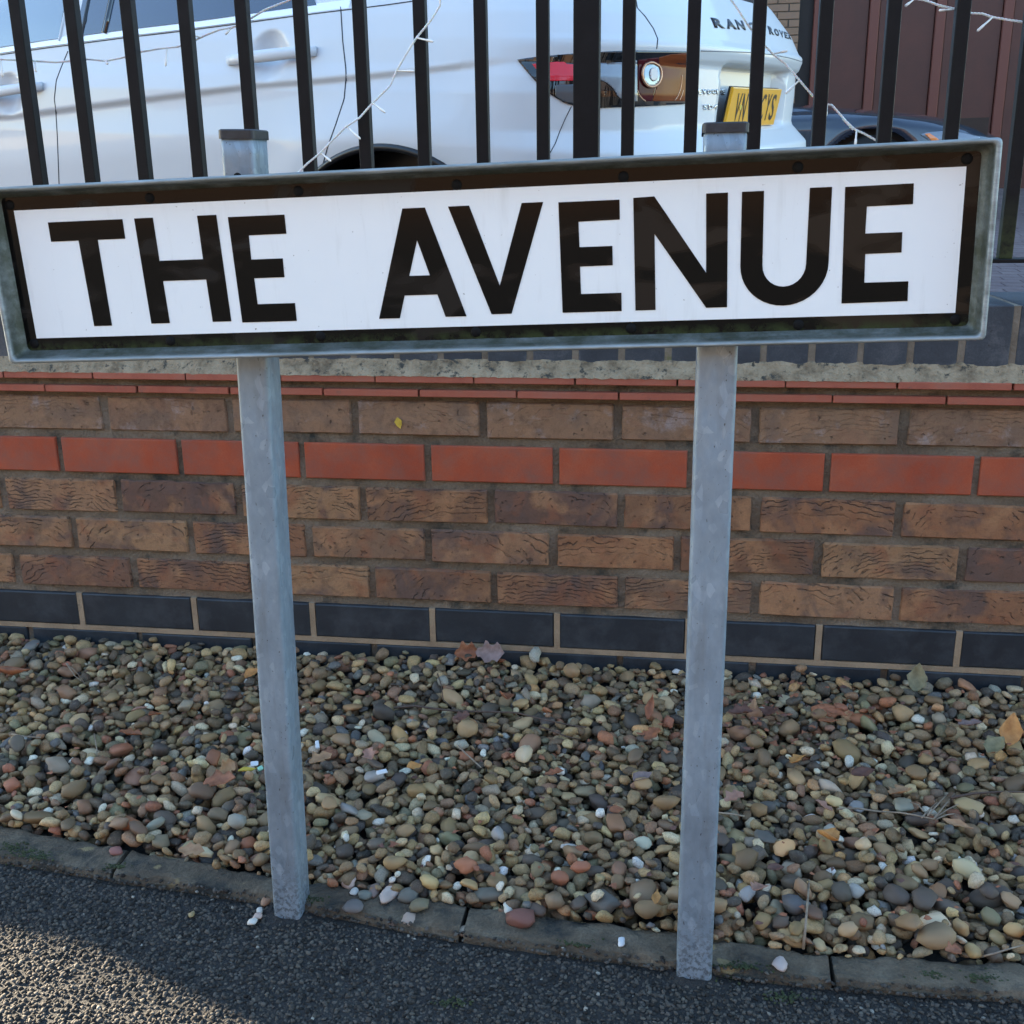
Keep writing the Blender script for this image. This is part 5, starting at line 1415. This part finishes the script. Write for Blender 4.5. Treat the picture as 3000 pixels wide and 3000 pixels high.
# small litter
def lit(px, py, wp, hp, m, label, yaw):
    wp *= .8; hp *= .8
    p = on_z(px, py, -.095); p = on_z(px, py, gz(p.x, p.y)+.004); s = (p-Vector(CAM)).length/F
    bm = bmesh.new(); box(bm, -wp*s/2, wp*s/2, -hp*s/2, hp*s/2, 0, .004, .001)
    for v in bm.verts: v.co += Vector(noise.noise_vector(v.co*300))*.0012
    o = obj_bm('litter', bm, m); o.location = p; o.rotation_euler = (.3, 0, yaw); tag(o, label, 'litter', 'litter on the gravel')
MPAP = mat('paper_white', (.55, .56, .56), .7)
q = lp(208, 640, 1000); lit(q[0], q[1], 40, 18, MPAP, 'white paper stub lying on the gravel between the posts', .6)
q = lp(1310, 598, 0); lit(q[0], q[1], 26, 20, MPAP, 'crumpled white scrap beside the yellow peel', .3)
q = lp(1338, 622, 0); lit(q[0], q[1], 18, 16, mat('mint_wrapper', (.25, .5, .36), .4), 'mint green wrapper scrap touching the left post', .9)
q = lp(1632, 500, 0); lit(q[0], q[1], 14, 34, MPAP, 'thin white scrap right of the left post', .4)
# twigs
MTW = m_leaf('dry_twig', (.16, .115, .075), (.30, .23, .16)); MTD = m_leaf('dark_twig', (.05, .03, .02), (.10, .06, .04))
def twig(pxs, ox, rad, m, label, group='twigs and straws on the gravel'):
    pts = []
    for i, (x, y) in enumerate(pxs):
        q = lp(x, y, ox); p = on_z(q[0], q[1], -.09); p = on_z(q[0], q[1], gz(p.x, p.y)+.004); pts.append(p)
    o_ = pts[0].copy(); bm = bmesh.new(); tube(bm, [p-o_ for p in pts], [rad*(1-.5*i/len(pts)) for i in range(len(pts))], 6)
    o = obj_bm('twig', bm, m, None, True); o.location = o_; tag(o, label, 'twig', group)
twig([(270, 305), (380, 295), (480, 310), (600, 322), (760, 325), (900, 330), (1040, 365), (1180, 395), (1260, 405)], 1000, .0022, MTD, 'long dark twig lying across the gravel between the posts near the wall')
twig([(1020, 400), (1090, 425), (1150, 450), (1230, 468)], 1000, .0016, MTD, 'short dark twig at the right end of the long one')
twig([(600, 500), (640, 540), (690, 585), (718, 612)], 1000, .0016, MTW, 'pale straw stalk left of the round tan pebbles in mid gravel')
twig([(495, 130), (515, 190), (525, 265), (580, 310)], 1000, .0010, MTD, 'thin curved stem in the gravel left of centre near the wall')
twig([(800, 825), (900, 822), (1000, 838), (1120, 845), (1200, 858), (1290, 878)], 2000, .0017, MTW, 'long pale twig leading to the straw tuft on the right')
TUFT = ['longest straw of the tuft on the right gravel, pointing up and right', 'straw of the tuft on the right gravel rising towards the torn tan leaf side', 'straw of the tuft on the right gravel leaning furthest right', 'straw of the tuft on the right gravel leaning left towards the torn leaf', 'lowest, nearly level straw of the tuft on the right gravel', 'leftmost upright straw of the tuft on the right gravel']
for i, (a, b_) in enumerate([((1290, 878), (1400, 745)), ((1260, 860), (1360, 750)), ((1300, 870), (1420, 800)), ((1240, 840), (1170, 790)), ((1300, 880), (1400, 850)), ((1230, 870), (1310, 790))]):
    twig([a, ((a[0]+b_[0])/2+8, (a[1]+b_[1])/2-10), b_], 2000, .0012, MTW, TUFT[i], 'stems of the straw tuft')
twig([(1380, 768), (1500, 745), (1620, 738), (1756, 738)], 2000, .0022, MTD, 'dark red twig reaching the right edge of the gravel')
twig([(620, 1545), (630, 1450), (640, 1330), (652, 1190)], 2000, .0018, MTW, 'upright pale stalk above the right edging joint')
twig([(180, 845), (240, 850), (318, 862)], 2000, .0018, MTW, 'pale stalk end beside the right post')
twig([(1525, 1588), (1600, 1570), (1680, 1545), (1756, 1525)], 2000, .0013, MTW, 'thin straw in the lower right corner of the gravel')
twig([(340, 75), (385, 140), (440, 185), (400, 130), (345, 75)], 0, .0010, MTW, 'thin looped straw on the upper left gravel')
twig([(60, 440), (120, 452), (210, 458)], 0, .0016, MTW, 'grey straw at the left edge of the gravel')
twig([(975, 130), (1060, 165), (1160, 175), (1300, 180)], 0, .0011, MTD, 'thin dark stem behind the left post')
twig([(485, 440), (500, 530)], 0, .0012, MTW, 'tiny pale stem in the left gravel')
# moss along the edging
bm = bmesh.new()
for (x, y, ox, s_) in [(150, 1095, 0, 70), (60, 1060, 0, 50), (220, 1115, 0, 50), (1230, 1560, 1000, 60), (560, 1830, 1000, 50), (300, 1690, 2000, 80), (520, 1800, 2000, 60), (1240, 1720, 2000, 60), (1550, 1740, 2000, 60), (600, 1165, 0, 40), (1600, 1335, 0, 40)]:
    q = lp(x, y, ox)
    for k in range(int(s_*1.3)):
        a, b_ = random.gauss(0, s_*.55), random.gauss(0, s_*.13)
        p = on_z(q[0]+a, q[1]+b_, ZT); p.z = (KZ if yf(p.x) < p.y < yb(p.x) else ZT+.002)
        r = random.uniform(.0008, .0020); mm = Matrix.Translation(p) @ Matrix.Diagonal((r, r, r*.7, 1))
        bmesh.ops.create_icosphere(bm, subdivisions=1, radius=1, matrix=mm)
o = obj_bm('moss', bm, MMOSS); o['kind'] = 'stuff'; tag(o, 'dark green moss growing along the front of the edging', 'moss')
